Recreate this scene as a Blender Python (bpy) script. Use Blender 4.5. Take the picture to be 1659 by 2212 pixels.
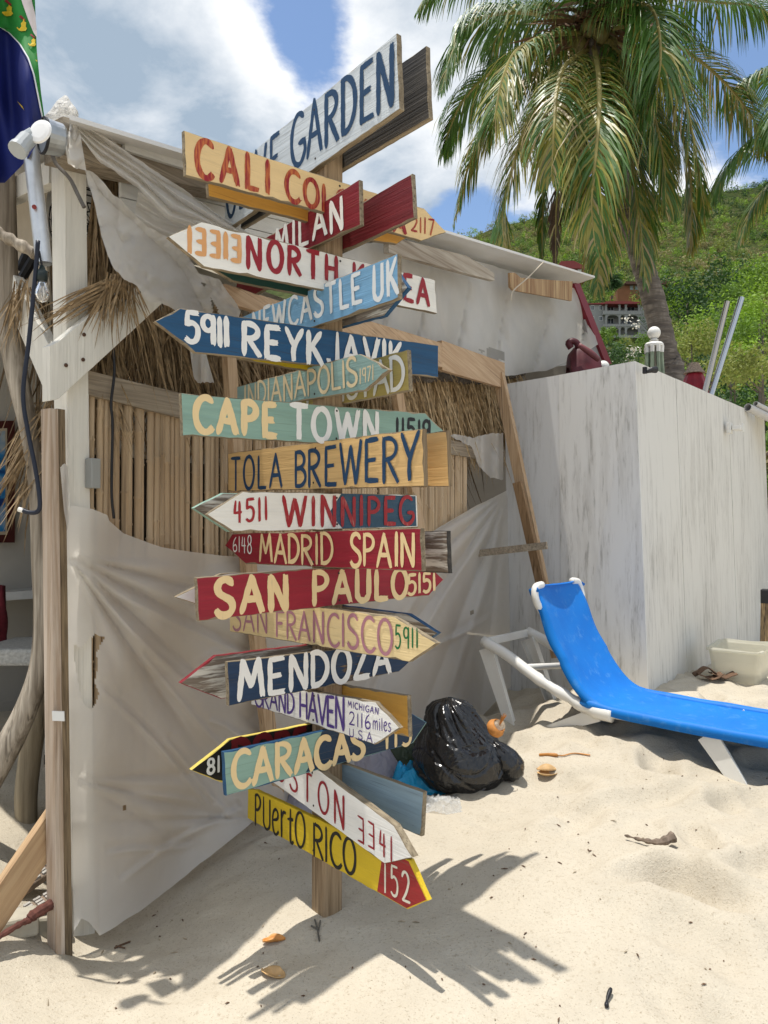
import bpy, bmesh, math, random
import numpy as np
from mathutils import Vector, Matrix
random.seed(7); RNG = np.random.default_rng(11)
SC = bpy.context.scene
for o in list(bpy.data.objects): bpy.data.objects.remove(o)

# ------------------------------------------------------------------ camera
PITCH = math.radians(1.0); EYE = Vector((0, 0, 1.6)); FPX = 1659.0; CU, CV = 829.5, 1106.0
cd = bpy.data.cameras.new('camera'); cam = bpy.data.objects.new('camera', cd); SC.collection.objects.link(cam)
cam.location = EYE; cam.rotation_euler = (math.pi/2 + PITCH, 0, 0)
cd.sensor_fit = 'HORIZONTAL'; cd.sensor_width = 36; cd.lens = 36; cd.clip_start = .05; cd.clip_end = 5000
SC.camera = cam
# ------------------------------------------------------------------ light
SUNDIR = Vector((.145, -.022, -1)).normalized()                 # the way the light travels
SUN_EL = math.asin(-SUNDIR.z); SUN_AZ = math.atan2(-SUNDIR.x, -SUNDIR.y)
SUN_STRENGTH = 3.1; SKY_STRENGTH = .115; CLOUD_STRENGTH = 1.25
SC.view_settings.view_transform = 'Standard'; SC.view_settings.look = 'None'
SC.view_settings.exposure = 0.6; SC.view_settings.gamma = 1; SC.view_settings.use_curve_mapping = False
sl = bpy.data.lights.new('sun', 'SUN'); so = bpy.data.objects.new('sun', sl); SC.collection.objects.link(so)
sl.energy = SUN_STRENGTH; sl.angle = math.radians(.5); sl.color = (1, .955, .88)
so.rotation_euler = SUNDIR.to_track_quat('-Z', 'Y').to_euler(); so.location = (-3, -1, 20)
SC.cycles.max_bounces = 8; SC.cycles.transparent_max_bounces = 12

def link(nt, a, b): nt.links.new(a, b)
def nd(nt, t, **kw):
    n = nt.nodes.new(t)
    for k, v in kw.items():
        if k.startswith('i_'): n.inputs[k[2:].replace('_', ' ')].default_value = v
        elif isinstance(k, str): setattr(n, k, v)
    return n
def math_(nt, op, a, b=None, clamp=False):
    n = nt.nodes.new('ShaderNodeMath'); n.operation = op; n.use_clamp = clamp
    for i, x in enumerate((a, b)):
        if x is None: continue
        if isinstance(x, (int, float)): n.inputs[i].default_value = x
        else: nt.links.new(x, n.inputs[i])
    return n.outputs[0]
def ramp(nt, fac, p0, p1, c0=(0, 0, 0, 1), c1=(1, 1, 1, 1)):
    n = nt.nodes.new('ShaderNodeValToRGB'); e = n.color_ramp.elements
    e[0].position = p0; e[1].position = p1; e[0].color = c0; e[1].color = c1
    nt.links.new(fac, n.inputs[0]); return n.outputs[0]

w = bpy.data.worlds.new('World'); SC.world = w; w.use_nodes = True; nt = w.node_tree
for n in list(nt.nodes): nt.nodes.remove(n)
out = nd(nt, 'ShaderNodeOutputWorld')
sky = nd(nt, 'ShaderNodeTexSky'); sky.sky_type = 'NISHITA'; sky.sun_disc = False
sky.sun_elevation = SUN_EL; sky.sun_rotation = SUN_AZ; sky.altitude = 0; sky.air_density = 1.0; sky.dust_density = .6; sky.ozone_density = 2.5
b1 = nd(nt, 'ShaderNodeBackground', i_Strength=SKY_STRENGTH); b2 = nd(nt, 'ShaderNodeBackground', i_Strength=CLOUD_STRENGTH)
link(nt, sky.outputs[0], b1.inputs[0])
tc = nd(nt, 'ShaderNodeTexCoord'); sx = nd(nt, 'ShaderNodeSeparateXYZ'); link(nt, tc.outputs['Generated'], sx.inputs[0])
zz = math_(nt, 'ADD', math_(nt, 'MAXIMUM', sx.outputs[2], 0.0), .22)
cx = nd(nt, 'ShaderNodeCombineXYZ'); link(nt, math_(nt, 'DIVIDE', sx.outputs[0], zz), cx.inputs[0]); link(nt, math_(nt, 'DIVIDE', sx.outputs[1], zz), cx.inputs[1])
cx.inputs[2].default_value = 3.7
n1 = nd(nt, 'ShaderNodeTexNoise', i_Scale=1.35, i_Detail=12.0, i_Roughness=.60, i_Distortion=.1); link(nt, cx.outputs[0], n1.inputs['Vector'])
n2 = nd(nt, 'ShaderNodeTexNoise', i_Scale=1.7, i_Detail=8.0, i_Roughness=.55); 
mp = nd(nt, 'ShaderNodeMapping'); mp.inputs['Location'].default_value = (4.2, 1.7, 0); link(nt, cx.outputs[0], mp.inputs[0]); link(nt, mp.outputs[0], n2.inputs['Vector'])
def dirblob(u, v, sharp, amp):
    d = Vector(((u-CU)/FPX, 1, (CV-v)/FPX + math.tan(PITCH))).normalized()
    dp = nd(nt, 'ShaderNodeVectorMath', operation='DOT_PRODUCT'); link(nt, tc.outputs['Generated'], dp.inputs[0]); dp.inputs[1].default_value = d
    return math_(nt, 'MULTIPLY', math_(nt, 'POWER', math_(nt, 'MAXIMUM', dp.outputs['Value'], 0.0), sharp), amp)
cov = math_(nt, 'ADD', math_(nt, 'MULTIPLY', math_(nt, 'SUBTRACT', n1.outputs[0], .5), 3.7), .76)
for (u, v, s, a) in [(680, 140, 380, -.58), (650, 30, 500, -.42), (700, 240, 700, -.25), (335, 235, 300, -.8), (640, 335, 900, -.35), (1010, 470, 600, -.55), (1600, 250, 130, -.7), (1500, 130, 300, -.5),
                     (120, 80, 50, .40), (540, 170, 500, .30), (880, 110, 300, .12), (1560, 400, 300, .3), (1000, 330, 200, .4), (340, 290, 3500, .9), (800, 330, 200, .3)]:
    cov = math_(nt, 'ADD', cov, dirblob(u, v, s, a))
fac = ramp(nt, cov, .40, .76); nt.nodes[-1].color_ramp.interpolation = 'EASE'
mx = nd(nt, 'ShaderNodeMixShader'); link(nt, fac, mx.inputs[0]); link(nt, b1.outputs[0], mx.inputs[1]); link(nt, b2.outputs[0], mx.inputs[2])
# thick cloud bellies are grey-blue, thin edges white
n3 = nd(nt, 'ShaderNodeTexNoise', i_Scale=4.5, i_Detail=9.0, i_Roughness=.6, i_Distortion=.3); link(nt, mp.outputs[0], n3.inputs['Vector'])
thick = math_(nt, 'ADD', math_(nt, 'MULTIPLY', math_(nt, 'SUBTRACT', n2.outputs[0], .5), 3.4), math_(nt, 'MULTIPLY', math_(nt, 'SUBTRACT', n3.outputs[0], .5), 1.7))
thick = math_(nt, 'ADD', thick, .42)
for (u, v, s, a) in [(200, 160, 60, .30), (560, 120, 350, -.6), (1550, 380, 150, -.25), (800, 60, 400, .1), (1000, 330, 120, .35), (345, 285, 900, -.5)]: thick = math_(nt, 'ADD', thick, dirblob(u, v, s, a))
ccol = ramp(nt, thick, -.1, .95, (.60, .605, .61, 1), (.21, .265, .33, 1))
link(nt, ccol, b2.inputs[0]); link(nt, mx.outputs[0], out.inputs[0])

# ------------------------------------------------------------------ helpers
ROT = Matrix.Rotation(PITCH, 3, 'X')
def ray(u, v): return ROT @ Vector(((u-CU)/FPX, 1.0, (CV-v)/FPX))
def P(u, v, y):
    r = ray(u, v); return EYE + r*(y/r.y)
def PL(u, v, p0, n):
    r = ray(u, v); return EYE + r*((Vector(p0)-EYE).dot(n)/r.dot(n))
def proj(p):
    q = ROT.transposed() @ (Vector(p)-EYE); return CU+FPX*q.x/q.y, CV-FPX*q.z/q.y
COL = SC.collection
def tag(o, label=None, cat=None, group=None, kind=None):
    if label: o['label'] = label
    if cat: o['category'] = cat
    if group: o['group'] = group
    if kind: o['kind'] = kind
    return o
def empty(name, loc, label, cat, group=None):
    o = bpy.data.objects.new(name, None); COL.objects.link(o); o.location = loc; o.empty_display_size = .1
    return tag(o, label, cat, group)
LOCALS = set()
def wt(o):
    v = Vector()
    while o is not None: v = v+o.matrix_basis.translation; o = o.parent
    return v
class MB:
    def __init__(s): s.v = []; s.f = []; s.m = []
    def add(s, vs, fs, mi=0):
        k = len(s.v); s.v += [tuple(x) for x in vs]; s.f += [tuple(i+k for i in f) for f in fs]; s.m += [mi]*len(fs); return s
    def prism(s, poly, off, mi=0):
        n = len(poly); a = [Vector(p) for p in poly]; off = Vector(off); b = [p+off for p in a]
        nrm = sum(((a[i]-a[0]).cross(a[(i+1) % n]-a[0]) for i in range(n)), Vector())
        if nrm.dot(off) > 0: a, b = a[::-1], b[::-1]
        fs = [tuple(range(n)), tuple(range(2*n-1, n-1, -1))] + [(i, n+i, n+(i+1) % n, (i+1) % n) for i in range(n)]
        return s.add(a+b, fs, mi)
    def bar(s, p, q, wv, hv, mi=0):
        p, q, wv, hv = Vector(p), Vector(q), Vector(wv)*.5, Vector(hv)*.5
        return s.prism([p-wv-hv, p+wv-hv, p+wv+hv, p-wv+hv], q-p, mi)
    def box(s, c, x, y, z, mi=0):
        c, x, y, z = Vector(c), Vector(x)*.5, Vector(y)*.5, Vector(z)*.5
        return s.prism([c-x-y-z, c+x-y-z, c+x+y-z, c-x+y-z], z*2, mi)
    def tube(s, pts, rad, n=10, cap=True, mi=0, squash=None):
        pts = [Vector(p) for p in pts]; m = len(pts)
        if not hasattr(rad, '__len__'): rad = [rad]*m
        t0 = (pts[1]-pts[0]).normalized(); ref = Vector((0, 0, 1)) if abs(t0.z) < .9 else Vector((1, 0, 0))
        a = t0.cross(ref).normalized(); vs = []
        for i in range(m):
            t = (pts[min(i+1, m-1)]-pts[max(i-1, 0)]).normalized()
            a = (a - t*a.dot(t)).normalized(); b = t.cross(a)
            for j in range(n):
                an = 2*math.pi*j/n; vs.append(pts[i]+(a*math.cos(an)+b*math.sin(an))*rad[i])
        fs = [(i*n+j, i*n+(j+1) % n, (i+1)*n+(j+1) % n, (i+1)*n+j) for i in range(m-1) for j in range(n)]
        if cap: fs += [tuple(range(n-1, -1, -1)), tuple((m-1)*n+j for j in range(n))]
        return s.add(vs, fs, mi)
    def lathe(s, prof, c, n=20, axis=None, mi=0):
        c = Vector(c); R = Matrix.Identity(3) if axis is None else Vector((0, 0, 1)).rotation_difference(Vector(axis)).to_matrix()
        vs = [c + R @ Vector((r*math.cos(2*math.pi*j/n), r*math.sin(2*math.pi*j/n), z)) for r, z in prof for j in range(n)]
        m = len(prof); fs = [(i*n+j, i*n+(j+1) % n, (i+1)*n+(j+1) % n, (i+1)*n+j) for i in range(m-1) for j in range(n)]
        fs += [tuple(range(n-1, -1, -1)), tuple((m-1)*n+j for j in range(n))]
        return s.add(vs, fs, mi)
    def grid(s, fn, nu, nv, keep=None, mi=0):
        vs = [fn(i/nu, j/nv) for j in range(nv+1) for i in range(nu+1)]; W_ = nu+1
        fs = [(j*W_+i, j*W_+i+1, (j+1)*W_+i+1, (j+1)*W_+i) for j in range(nv) for i in range(nu) if keep is None or keep((i+.5)/nu, (j+.5)/nv)]
        return s.add(vs, fs, mi)
    def build(s, name, mats, parent=None, smooth=False, bevel=0, sub=0, origin=None):
        org = Vector(origin) if origin is not None else (wt(parent) if parent is not None and parent.name not in LOCALS else Vector())
        me = bpy.data.meshes.new(name); me.from_pydata([Vector(v)-org for v in s.v], [], s.f)
        if not isinstance(mats, (list, tuple)): mats = [mats]
        for m in mats: me.materials.append(m)
        if max(s.m, default=0): me.polygons.foreach_set('material_index', s.m)
        if smooth: me.polygons.foreach_set('use_smooth', [True]*len(me.polygons))
        me.update(); o = bpy.data.objects.new(name, me); COL.objects.link(o)
        if parent is not None: o.parent = parent
        if origin is not None and parent is None: o.location = org
        elif origin is not None: o.location = org - wt(parent)
        if bevel:
            b = o.modifiers.new('b', 'BEVEL'); b.width = bevel; b.segments = 2; b.limit_method = 'ANGLE'; b.angle_limit = .6
        if sub:
            q = o.modifiers.new('s', 'SUBSURF'); q.levels = q.render_levels = sub
        return o
def npmesh(name, verts, quads, mat_idx, mats, parent=None, smooth=False):
    verts = np.asarray(verts, np.float32); quads = np.asarray(quads, np.int32); k = quads.shape[1]
    me = bpy.data.meshes.new(name); me.vertices.add(len(verts)); me.vertices.foreach_set('co', verts.ravel())
    me.loops.add(quads.size); me.loops.foreach_set('vertex_index', quads.ravel())
    me.polygons.add(len(quads)); me.polygons.foreach_set('loop_start', np.arange(0, quads.size, k, dtype=np.int32)); me.polygons.foreach_set('loop_total', np.full(len(quads), k, np.int32))
    for m in mats: me.materials.append(m)
    if mat_idx is not None: me.polygons.foreach_set('material_index', np.asarray(mat_idx, np.int32))
    if smooth: me.polygons.foreach_set('use_smooth', np.ones(len(quads), bool))
    me.update(calc_edges=True); me.validate()
    o = bpy.data.objects.new(name, me); COL.objects.link(o)
    if parent is not None:
        o.parent = parent; o.location = -parent.matrix_basis.translation
    return o
def catmull(pts, n):
    pts = [Vector(p) for p in pts]; 
    if len(pts) == 2: return [pts[0].lerp(pts[1], i/n) for i in range(n+1)]
    e = [pts[0]*2-pts[1]]+pts+[pts[-1]*2-pts[-2]]; m = len(pts)-1; res = []
    for i in range(n+1):
        x = i/n*m; k = min(int(x), m-1); t = x-k; a, b, c, d = e[k:k+4]
        res.append(.5*((2*b)+(c-a)*t+(2*a-5*b+4*c-d)*t*t+(3*b-a-3*c+d)*t**3))
    return res
TAB = RNG.random((64, 64))
def vnoise(x, y):
    x = np.asarray(x, float); y = np.asarray(y, float); xi = np.floor(x).astype(int); yi = np.floor(y).astype(int); fx = x-xi; fy = y-yi
    fx = fx*fx*(3-2*fx); fy = fy*fy*(3-2*fy); g = lambda a, b: TAB[a % 64, b % 64]
    return (g(xi, yi)*(1-fx)+g(xi+1, yi)*fx)*(1-fy)+(g(xi, yi+1)*(1-fx)+g(xi+1, yi+1)*fx)*fy
def fnoise(x, y, o=4):
    s = 0; a = .5
    for k in range(o): s = s+a*(vnoise(np.asarray(x)*2**k+17*k, np.asarray(y)*2**k+5*k)-.5); a *= .5
    return s

# ------------------------------------------------------------------ materials
def newmat(name, rough=.7, col=(.5, .5, .5), spec=.35, metal=0):
    m = bpy.data.materials.new(name); m.use_nodes = True; b = m.node_tree.nodes['Principled BSDF']
    b.inputs['Roughness'].default_value = rough; b.inputs['Base Color'].default_value = (*col, 1)
    b.inputs['Specular IOR Level'].default_value = spec; b.inputs['Metallic'].default_value = metal
    return m, m.node_tree, b
GRAIN = [None]
def coords(nt, scale=(1, 1, 1), loc=(0, 0, 0)):
    t = nd(nt, 'ShaderNodeTexCoord'); m = nd(nt, 'ShaderNodeMapping'); m.inputs['Scale'].default_value = scale; m.inputs['Location'].default_value = loc; src = t.outputs['Object']
    if GRAIN[0] is not None:            # turn the grain along a timber that lies at an angle
        r = nd(nt, 'ShaderNodeMapping'); r.inputs['Rotation'].default_value = Vector(GRAIN[0]).normalized().rotation_difference(Vector((1, 0, 0))).to_euler(); link(nt, src, r.inputs[0]); src = r.outputs[0]
    link(nt, src, m.inputs[0]); return m.outputs[0]
def along(d, fn, *a, **k):
    GRAIN[0] = d; m = fn(*a, **k); GRAIN[0] = None; return m
def noise(nt, vec, scale=1., detail=5., rough=.55, dist=0.):
    n = nd(nt, 'ShaderNodeTexNoise', i_Scale=scale, i_Detail=detail, i_Roughness=rough, i_Distortion=dist); link(nt, vec, n.inputs['Vector']); return n.outputs[0]
def mixc(nt, fac, a, b):
    n = nd(nt, 'ShaderNodeMix', data_type='RGBA')
    for i, x in ((0, fac), (6, a), (7, b)):
        if isinstance(x, (int, float)): n.inputs[i].default_value = x
        elif isinstance(x, tuple): n.inputs[i].default_value = (*x, 1) if len(x) == 3 else x
        else: link(nt, x, n.inputs[i])
    return n.outputs[2]
def bump(nt, b, h, strength=.3, dist=.01):
    n = nd(nt, 'ShaderNodeBump', i_Strength=strength, i_Distance=dist); link(nt, h, n.inputs['Height']); link(nt, n.outputs[0], b.inputs['Normal'])
def mul(c, k): return tuple(min(1, x*k) for x in c)
def wood(name, base, dark, axis=0, fine=1., contrast=1., rough=.75, white=None, whiteamt=.5):
    m, nt, b = newmat(name, rough); s = [75*fine]*3; s[axis] = 2.6*fine
    v = coords(nt, tuple(s)); g = noise(nt, v, 1., 5, .62, .5); s2 = [24*fine]*3; s2[axis] = .9
    g2 = noise(nt, coords(nt, tuple(s2), (3, 5, 1)), 1., 4, .55, 1.0); h = ramp(nt, math_(nt, 'ADD', math_(nt, 'MULTIPLY', g, .55), math_(nt, 'MULTIPLY', g2, .45)), .5-.10/contrast, .5+.12/contrast)
    c = mixc(nt, h, dark, base); s5 = [90*fine]*3; s5[axis] = .8; crack = noise(nt, coords(nt, tuple(s5), (1, 2, 9)), 1., 2, .5); c = mixc(nt, math_(nt, 'MULTIPLY', ramp(nt, crack, .62, .70), .7), c, mul(dark, .35))
    s6 = [9.]*3; s6[axis] = 2.5; blot = noise(nt, coords(nt, tuple(s6)), 1., 4); c = mixc(nt, math_(nt, 'MULTIPLY', ramp(nt, blot, .40, .72), .45), c, mul(dark, 1.1))
    if white:
        s3 = [40*fine]*3; s3[axis] = 3.2; pk = noise(nt, coords(nt, tuple(s3), (9, 2, 4)), 1., 6, .65)
        c = mixc(nt, ramp(nt, pk, 1-whiteamt-.06, 1-whiteamt+.03), c, white)
    link(nt, c, b.inputs['Base Color']); bump(nt, b, math_(nt, 'SUBTRACT', g, crack), .7, .004); return m
def paint(name, col, raw=(.30, .25, .18), wear=.30, streak=.5, rough=.55, seed=0., axis=0, spec=.3):
    """brushed house paint on a plank, worn through to the wood along the grain"""
    m, nt, b = newmat(name, rough, spec=spec); s = [34.]*3; s[axis] = 2.0
    g = noise(nt, coords(nt, tuple(s), (seed, seed*2, 1)), 1., 5, .6, .4)
    s2 = [7.]*3; s2[axis] = 2.; blot = noise(nt, coords(nt, tuple(s2), (seed, 4, seed)), 1., 4)
    c = mixc(nt, math_(nt, 'MULTIPLY', ramp(nt, g, .35, .62), streak), mul(col, 1.06), mul(col, .72))
    c = mixc(nt, math_(nt, 'MULTIPLY', ramp(nt, blot, .35, .7), .5), c, mul(col, .68)); s4 = [150.]*3; s4[axis] = 3.; hair = noise(nt, coords(nt, tuple(s4), (seed, 1, 5)), 1., 2, .6); c = mixc(nt, math_(nt, 'MULTIPLY', ramp(nt, hair, .60, .70), streak*.75), c, mul(raw, .6))
    s3 = [46.]*3; s3[axis] = 4.; wn = noise(nt, coords(nt, tuple(s3), (2+seed, 7, 3)), 1., 5, .7)
    patch = noise(nt, coords(nt, (5, 5, 5), (seed, 1, 8)), 1., 2)
    th = math_(nt, 'ADD', math_(nt, 'MULTIPLY', wn, .6), math_(nt, 'MULTIPLY', patch, .4))
    wm = ramp(nt, th, .69-wear*.22, .71-wear*.2)
    c = mixc(nt, wm, c, raw); link(nt, c, b.inputs['Base Color'])
    bump(nt, b, math_(nt, 'SUBTRACT', math_(nt, 'ADD', g, math_(nt, 'MULTIPLY', hair, .5)), math_(nt, 'MULTIPLY', wm, .6)), .8, .004); return m
def flat(name, col, rough=.6, var=.15, scale=8., spec=.35, metal=0, bmp=.0, axis=None):
    m, nt, b = newmat(name, rough, spec=spec, metal=metal); sc_ = [scale]*3
    if axis is not None: sc_[axis] = scale*.12
    n = noise(nt, coords(nt, tuple(sc_)), 1., 5)
    c = mixc(nt, ramp(nt, n, .3, .72), mul(col, 1+var), mul(col, 1-var)); link(nt, c, b.inputs['Base Color'])
    if bmp: bump(nt, b, n, bmp, .01)
    return m
def brushpaint(name, col, under, dry=.25, axis=2):
    """lettering: one coat of brushed enamel, thin where the brush ran dry"""
    m, nt, b = newmat(name, .5, spec=.35); s = [120.]*3; s[axis] = 14.
    g = noise(nt, coords(nt, tuple(s)), 1., 3, .6); p = noise(nt, coords(nt, (14, 14, 14)), 1., 2)
    f = ramp(nt, math_(nt, 'ADD', math_(nt, 'MULTIPLY', g, .65), math_(nt, 'MULTIPLY', p, .35)), .66-dry*.3, .76-dry*.22)
    c = mixc(nt, math_(nt, 'MULTIPLY', f, .75), mixc(nt, math_(nt, 'MULTIPLY', g, .35), col, mul(col, .7)), under); link(nt, c, b.inputs['Base Color']); bump(nt, b, g, .25, .002); return m
def foliage(name, col, rough=.45, trans=.3, var=.35, scale=1.5):
    m, nt, b = newmat(name, rough, spec=.3); n = noise(nt, coords(nt, (scale,)*3), 1., 3)
    c = mixc(nt, ramp(nt, n, .3, .7), mul(col, 1+var), mul(col, 1-var)); link(nt, c, b.inputs['Base Color'])
    t = nd(nt, 'ShaderNodeBsdfTranslucent'); link(nt, mixc(nt, .5, c, mul((col[0]*1.3, col[1]*1.4, col[2]*.5), 1.2)), t.inputs[0])
    mx = nd(nt, 'ShaderNodeMixShader', i_Fac=trans); o = nt.nodes['Material Output']
    link(nt, b.outputs[0], mx.inputs[1]); link(nt, t.outputs[0], mx.inputs[2]); link(nt, mx.outputs[0], o.inputs[0]); return m
def film(name, col, clear=.2, rough=.4, trans=.5, seed=0):
    """milky plastic film: part diffuse, part translucent, part see-through"""
    m, nt, b = newmat(name, rough, col, spec=.4); v = coords(nt, (2.2, 2.2, 2.2), (seed, 0, 0)); n = noise(nt, v, 1., 6, .6, .8)
    dirt = noise(nt, coords(nt, (.9, .9, .9), (0, seed, 3)), 1., 4)
    c = mixc(nt, ramp(nt, dirt, .35, .75), col, mul((col[0], col[1]*.97, col[2]*.93), .88)); link(nt, c, b.inputs['Base Color'])
    wr = noise(nt, coords(nt, (3.2, 3.2, 2.4), (seed, 2, 0)), 1., 2, .5, 1.2); wr = math_(nt, 'ABSOLUTE', math_(nt, 'SUBTRACT', wr, .5)); bump(nt, b, wr, .45, .03)
    t = nd(nt, 'ShaderNodeBsdfTranslucent'); link(nt, c, t.inputs[0]); tr = nd(nt, 'ShaderNodeBsdfTransparent')
    m1 = nd(nt, 'ShaderNodeMixShader', i_Fac=trans); link(nt, b.outputs[0], m1.inputs[1]); link(nt, t.outputs[0], m1.inputs[2])
    m2 = nd(nt, 'ShaderNodeMixShader'); link(nt, math_(nt, 'ADD', math_(nt, 'MULTIPLY', ramp(nt, n, .2, .75), clear*.7), clear*.65), m2.inputs[0]); link(nt, m1.outputs[0], m2.inputs[1]); link(nt, tr.outputs[0], m2.inputs[2])
    link(nt, m2.outputs[0], nt.nodes['Material Output'].inputs[0]); return m

M = {}
def sandmat():
    m, nt, b = newmat('sand', .95, spec=.1)
    big = noise(nt, coords(nt, (.8, .8, .8)), 1., 4); mid = noise(nt, coords(nt, (5, 5, 5)), 1., 5); grain = noise(nt, coords(nt, (120, 120, 120)), 1., 3, .75); g2 = noise(nt, coords(nt, (48, 48, 48), (3, 1, 2)), 1., 4, .75)
    c = mixc(nt, ramp(nt, big, .3, .7), (.585, .525, .425), (.515, .46, .365)); c = mixc(nt, ramp(nt, mid, .35, .7), c, mixc(nt, .35, c, (.43, .38, .30)))
    c = mixc(nt, ramp(nt, g2, .56, .72), c, (.40, .34, .255)); c = mixc(nt, ramp(nt, grain, .60, .68), c, (.30, .25, .18)); c = mixc(nt, ramp(nt, grain, .28, .36, (1, 1, 1, 1), (0, 0, 0, 1)), c, (.66, .60, .48))
    link(nt, c, b.inputs['Base Color'])
    h = math_(nt, 'ADD', math_(nt, 'MULTIPLY', grain, .35), math_(nt, 'ADD', math_(nt, 'MULTIPLY', g2, .4), math_(nt, 'MULTIPLY', mid, 1.2))); bump(nt, b, h, .8, .016); return m
M['sand'] = sandmat()
M['whitewood'] = paint('white painted timber', (.80, .775, .70), wear=.14, streak=.3, axis=2, seed=2.)
M['whitewoodx'] = along((.5606, .8281, 0), paint, 'white painted planks', (.74, .74, .71), wear=.12, streak=.25, axis=0, seed=5.)
M['greywood'] = wood('weathered grey timber', (.44, .39, .33), (.20, .165, .13), axis=2)
M['greywoodx'] = along((.5606, .8281, 0), wood, 'weathered grey beam', (.42, .355, .27), (.20, .16, .115), axis=0)
M['lumber'] = wood('new sawn lumber', (.55, .40, .26), (.38, .25, .14), axis=2)
M['lumberx'] = along((.52, .80, -.2), wood, 'new sawn lumber lying', (.58, .42, .27), (.40, .26, .15), axis=0)
M['post'] = wood('pressure treated post', (.40, .29, .18), (.20, .135, .075), axis=2, contrast=1.2)
M['ply'] = wood('raw plywood', (.50, .36, .20), (.28, .16, .08), axis=2, fine=.5, contrast=1.4)
M['plyedge'] = wood('plywood edge', (.30, .22, .13), (.12, .085, .05), axis=2, fine=1.6)
M['rawedge'] = wood('raw board edge', (.34, .28, .19), (.16, .125, .08), axis=0)
M['darkboard'] = wood('dark weathered board', (.085, .075, .065), (.03, .027, .024), axis=0)
M['peel'] = wood('board with peeling white paint', (.27, .22, .17), (.13, .10, .075), axis=0, white=(.60, .57, .50), whiteamt=.46)
M['bamboo'] = wood('split bamboo', (.60, .46, .30), (.38, .27, .165), axis=2, fine=.35)
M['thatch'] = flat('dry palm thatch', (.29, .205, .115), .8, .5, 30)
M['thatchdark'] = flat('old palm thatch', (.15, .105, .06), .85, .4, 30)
M['drift'] = wood('bleached driftwood', (.50, .44, .36), (.20, .165, .125), axis=2, fine=.55, contrast=1.3)
M['film'] = film('milky plastic sheet', (.88, .86, .82), .18, trans=.5)
M['film2'] = film('thin plastic sheet', (.93, .92, .89), .20, trans=.55, seed=4)
M['chrome'] = newmat('polished steel', .14, (.50, .51, .52), metal=1)[0]
M['galv'] = flat('galvanised steel', (.42, .44, .45), .4, .2, 12, metal=.8)
M['alu'] = flat('aluminium tube', (.62, .64, .66), .35, .1, 20, metal=.6)
M['whiteplastic'] = flat('white resin', (.76, .75, .71), .4, .06, 5, spec=.5)
M['black'] = flat('black rubber', (.015, .015, .018), .45, .2, 20)
M['darkmetal'] = flat('black metal', (.02, .02, .022), .5, .2, 20)
M['maroon'] = flat('maroon canvas', (.085, .014, .02), .5, .35, 9, bmp=.3)
M['glassbulb'] = newmat('clear glass', .05, (.8, .8, .8))[0]; M['glassbulb'].node_tree.nodes['Principled BSDF'].inputs['Transmission Weight'].default_value = .85
# ------------------------------------------------------------------ the two building planes
A0 = Vector((-1.23, 3.1, 0)); WD = Vector((.5606, .8281, 0)); WN = Vector((.8281, -.5606, 0)); UP = Vector((0, 0, 1))
def WP(u, v, off=0.): return PL(u, v, A0+WN*off, WN)
KC = P(1390, 1490, 5.7); KC = Vector((KC.x, KC.y, 0)); LD = Vector((-.787, .617, 0)); LN = Vector((-.617, -.787, 0))   # plywood wall corner, its left face
def LP(u, v, off=0.): return PL(u, v, KC+LN*off, LN)
RN = Vector((.8281, -.5606, 0))
def RP(u, v, off=0.): return PL(u, v, KC+RN*off, RN)

# ------------------------------------------------------------------ sand
cons = []
def con(p): cons.append((p.x, p.y, p.z))
for (u, v) in [(215, 2020), (400, 1888), (560, 1762), (700, 1690), (880, 1620), (1040, 1548), (1100, 1478)]: con(WP(u, v, .0))
con(LP(1390, 1492)); con(LP(1250, 1485)); con(RP(1480, 1452)); con(RP(1570, 1418)); con(RP(1659, 1395))
for (u, v, y) in [(1600, 1690, 4.2), (1160, 1570, 4.97), (1105, 1555, 5.13), (1330, 1500, 5.5), (705, 1958, 3.12), (1000, 1702, 4.30), (1120, 1660, 4.45), (150, 2055, 2.98), (830, 2212, 2.46), (0, 2212, 2.46),
                  (1659, 2212, 2.46), (1659, 1900, 3.18), (1250, 1900, 3.2), (20, 1960, 2.98), (60, 1800, 3.55), (0, 1560, 4.8), (1620, 1478, 6.3), (1659, 1600, 4.75), (500, 1900, 3.35), (1300, 1640, 4.4)]: con(P(u, v, y))
for (x, y, z) in [(-3, 1, -.25), (0, 1, -.28), (3, 1, -.25), (-6, 2, -.1), (6, 2, .0), (-5, 9, .35), (9, 9, .55), (3, 12, .6), (-1, 9, .35), (-3, 6, .2), (8, 5, .35), (-6, -1, -.4), (6, -1, -.4)]: cons.append((x, y, z))
CP = np.array(cons); nC = len(CP)
def _phi(r2): return np.where(r2 > 1e-12, r2*np.log(r2+1e-12), 0)
_d2 = ((CP[:, None, :2]-CP[None, :, :2])**2).sum(-1); _A = np.zeros((nC+3, nC+3)); _A[:nC, :nC] = _phi(_d2)+np.eye(nC)*.03
_A[:nC, nC] = 1; _A[:nC, nC+1:] = CP[:, :2]; _A[nC, :nC] = 1; _A[nC+1:, :nC] = CP[:, :2].T
_w = np.linalg.solve(_A, np.concatenate([CP[:, 2], [0, 0, 0]]))
FOOT = []
_r = random.Random(5)
for k in range(240):
    FOOT.append((_r.uniform(-1.2, 4.5), _r.uniform(1.6, 6.5), _r.uniform(0, 3.14), _r.uniform(.07, .13), _r.uniform(.13, .24), _r.uniform(.014, .036)))
FOOT = [f for f in FOOT if not (-1.0 < f[0] < 1.0 and 2.3 < f[1] < 3.6)]
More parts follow.
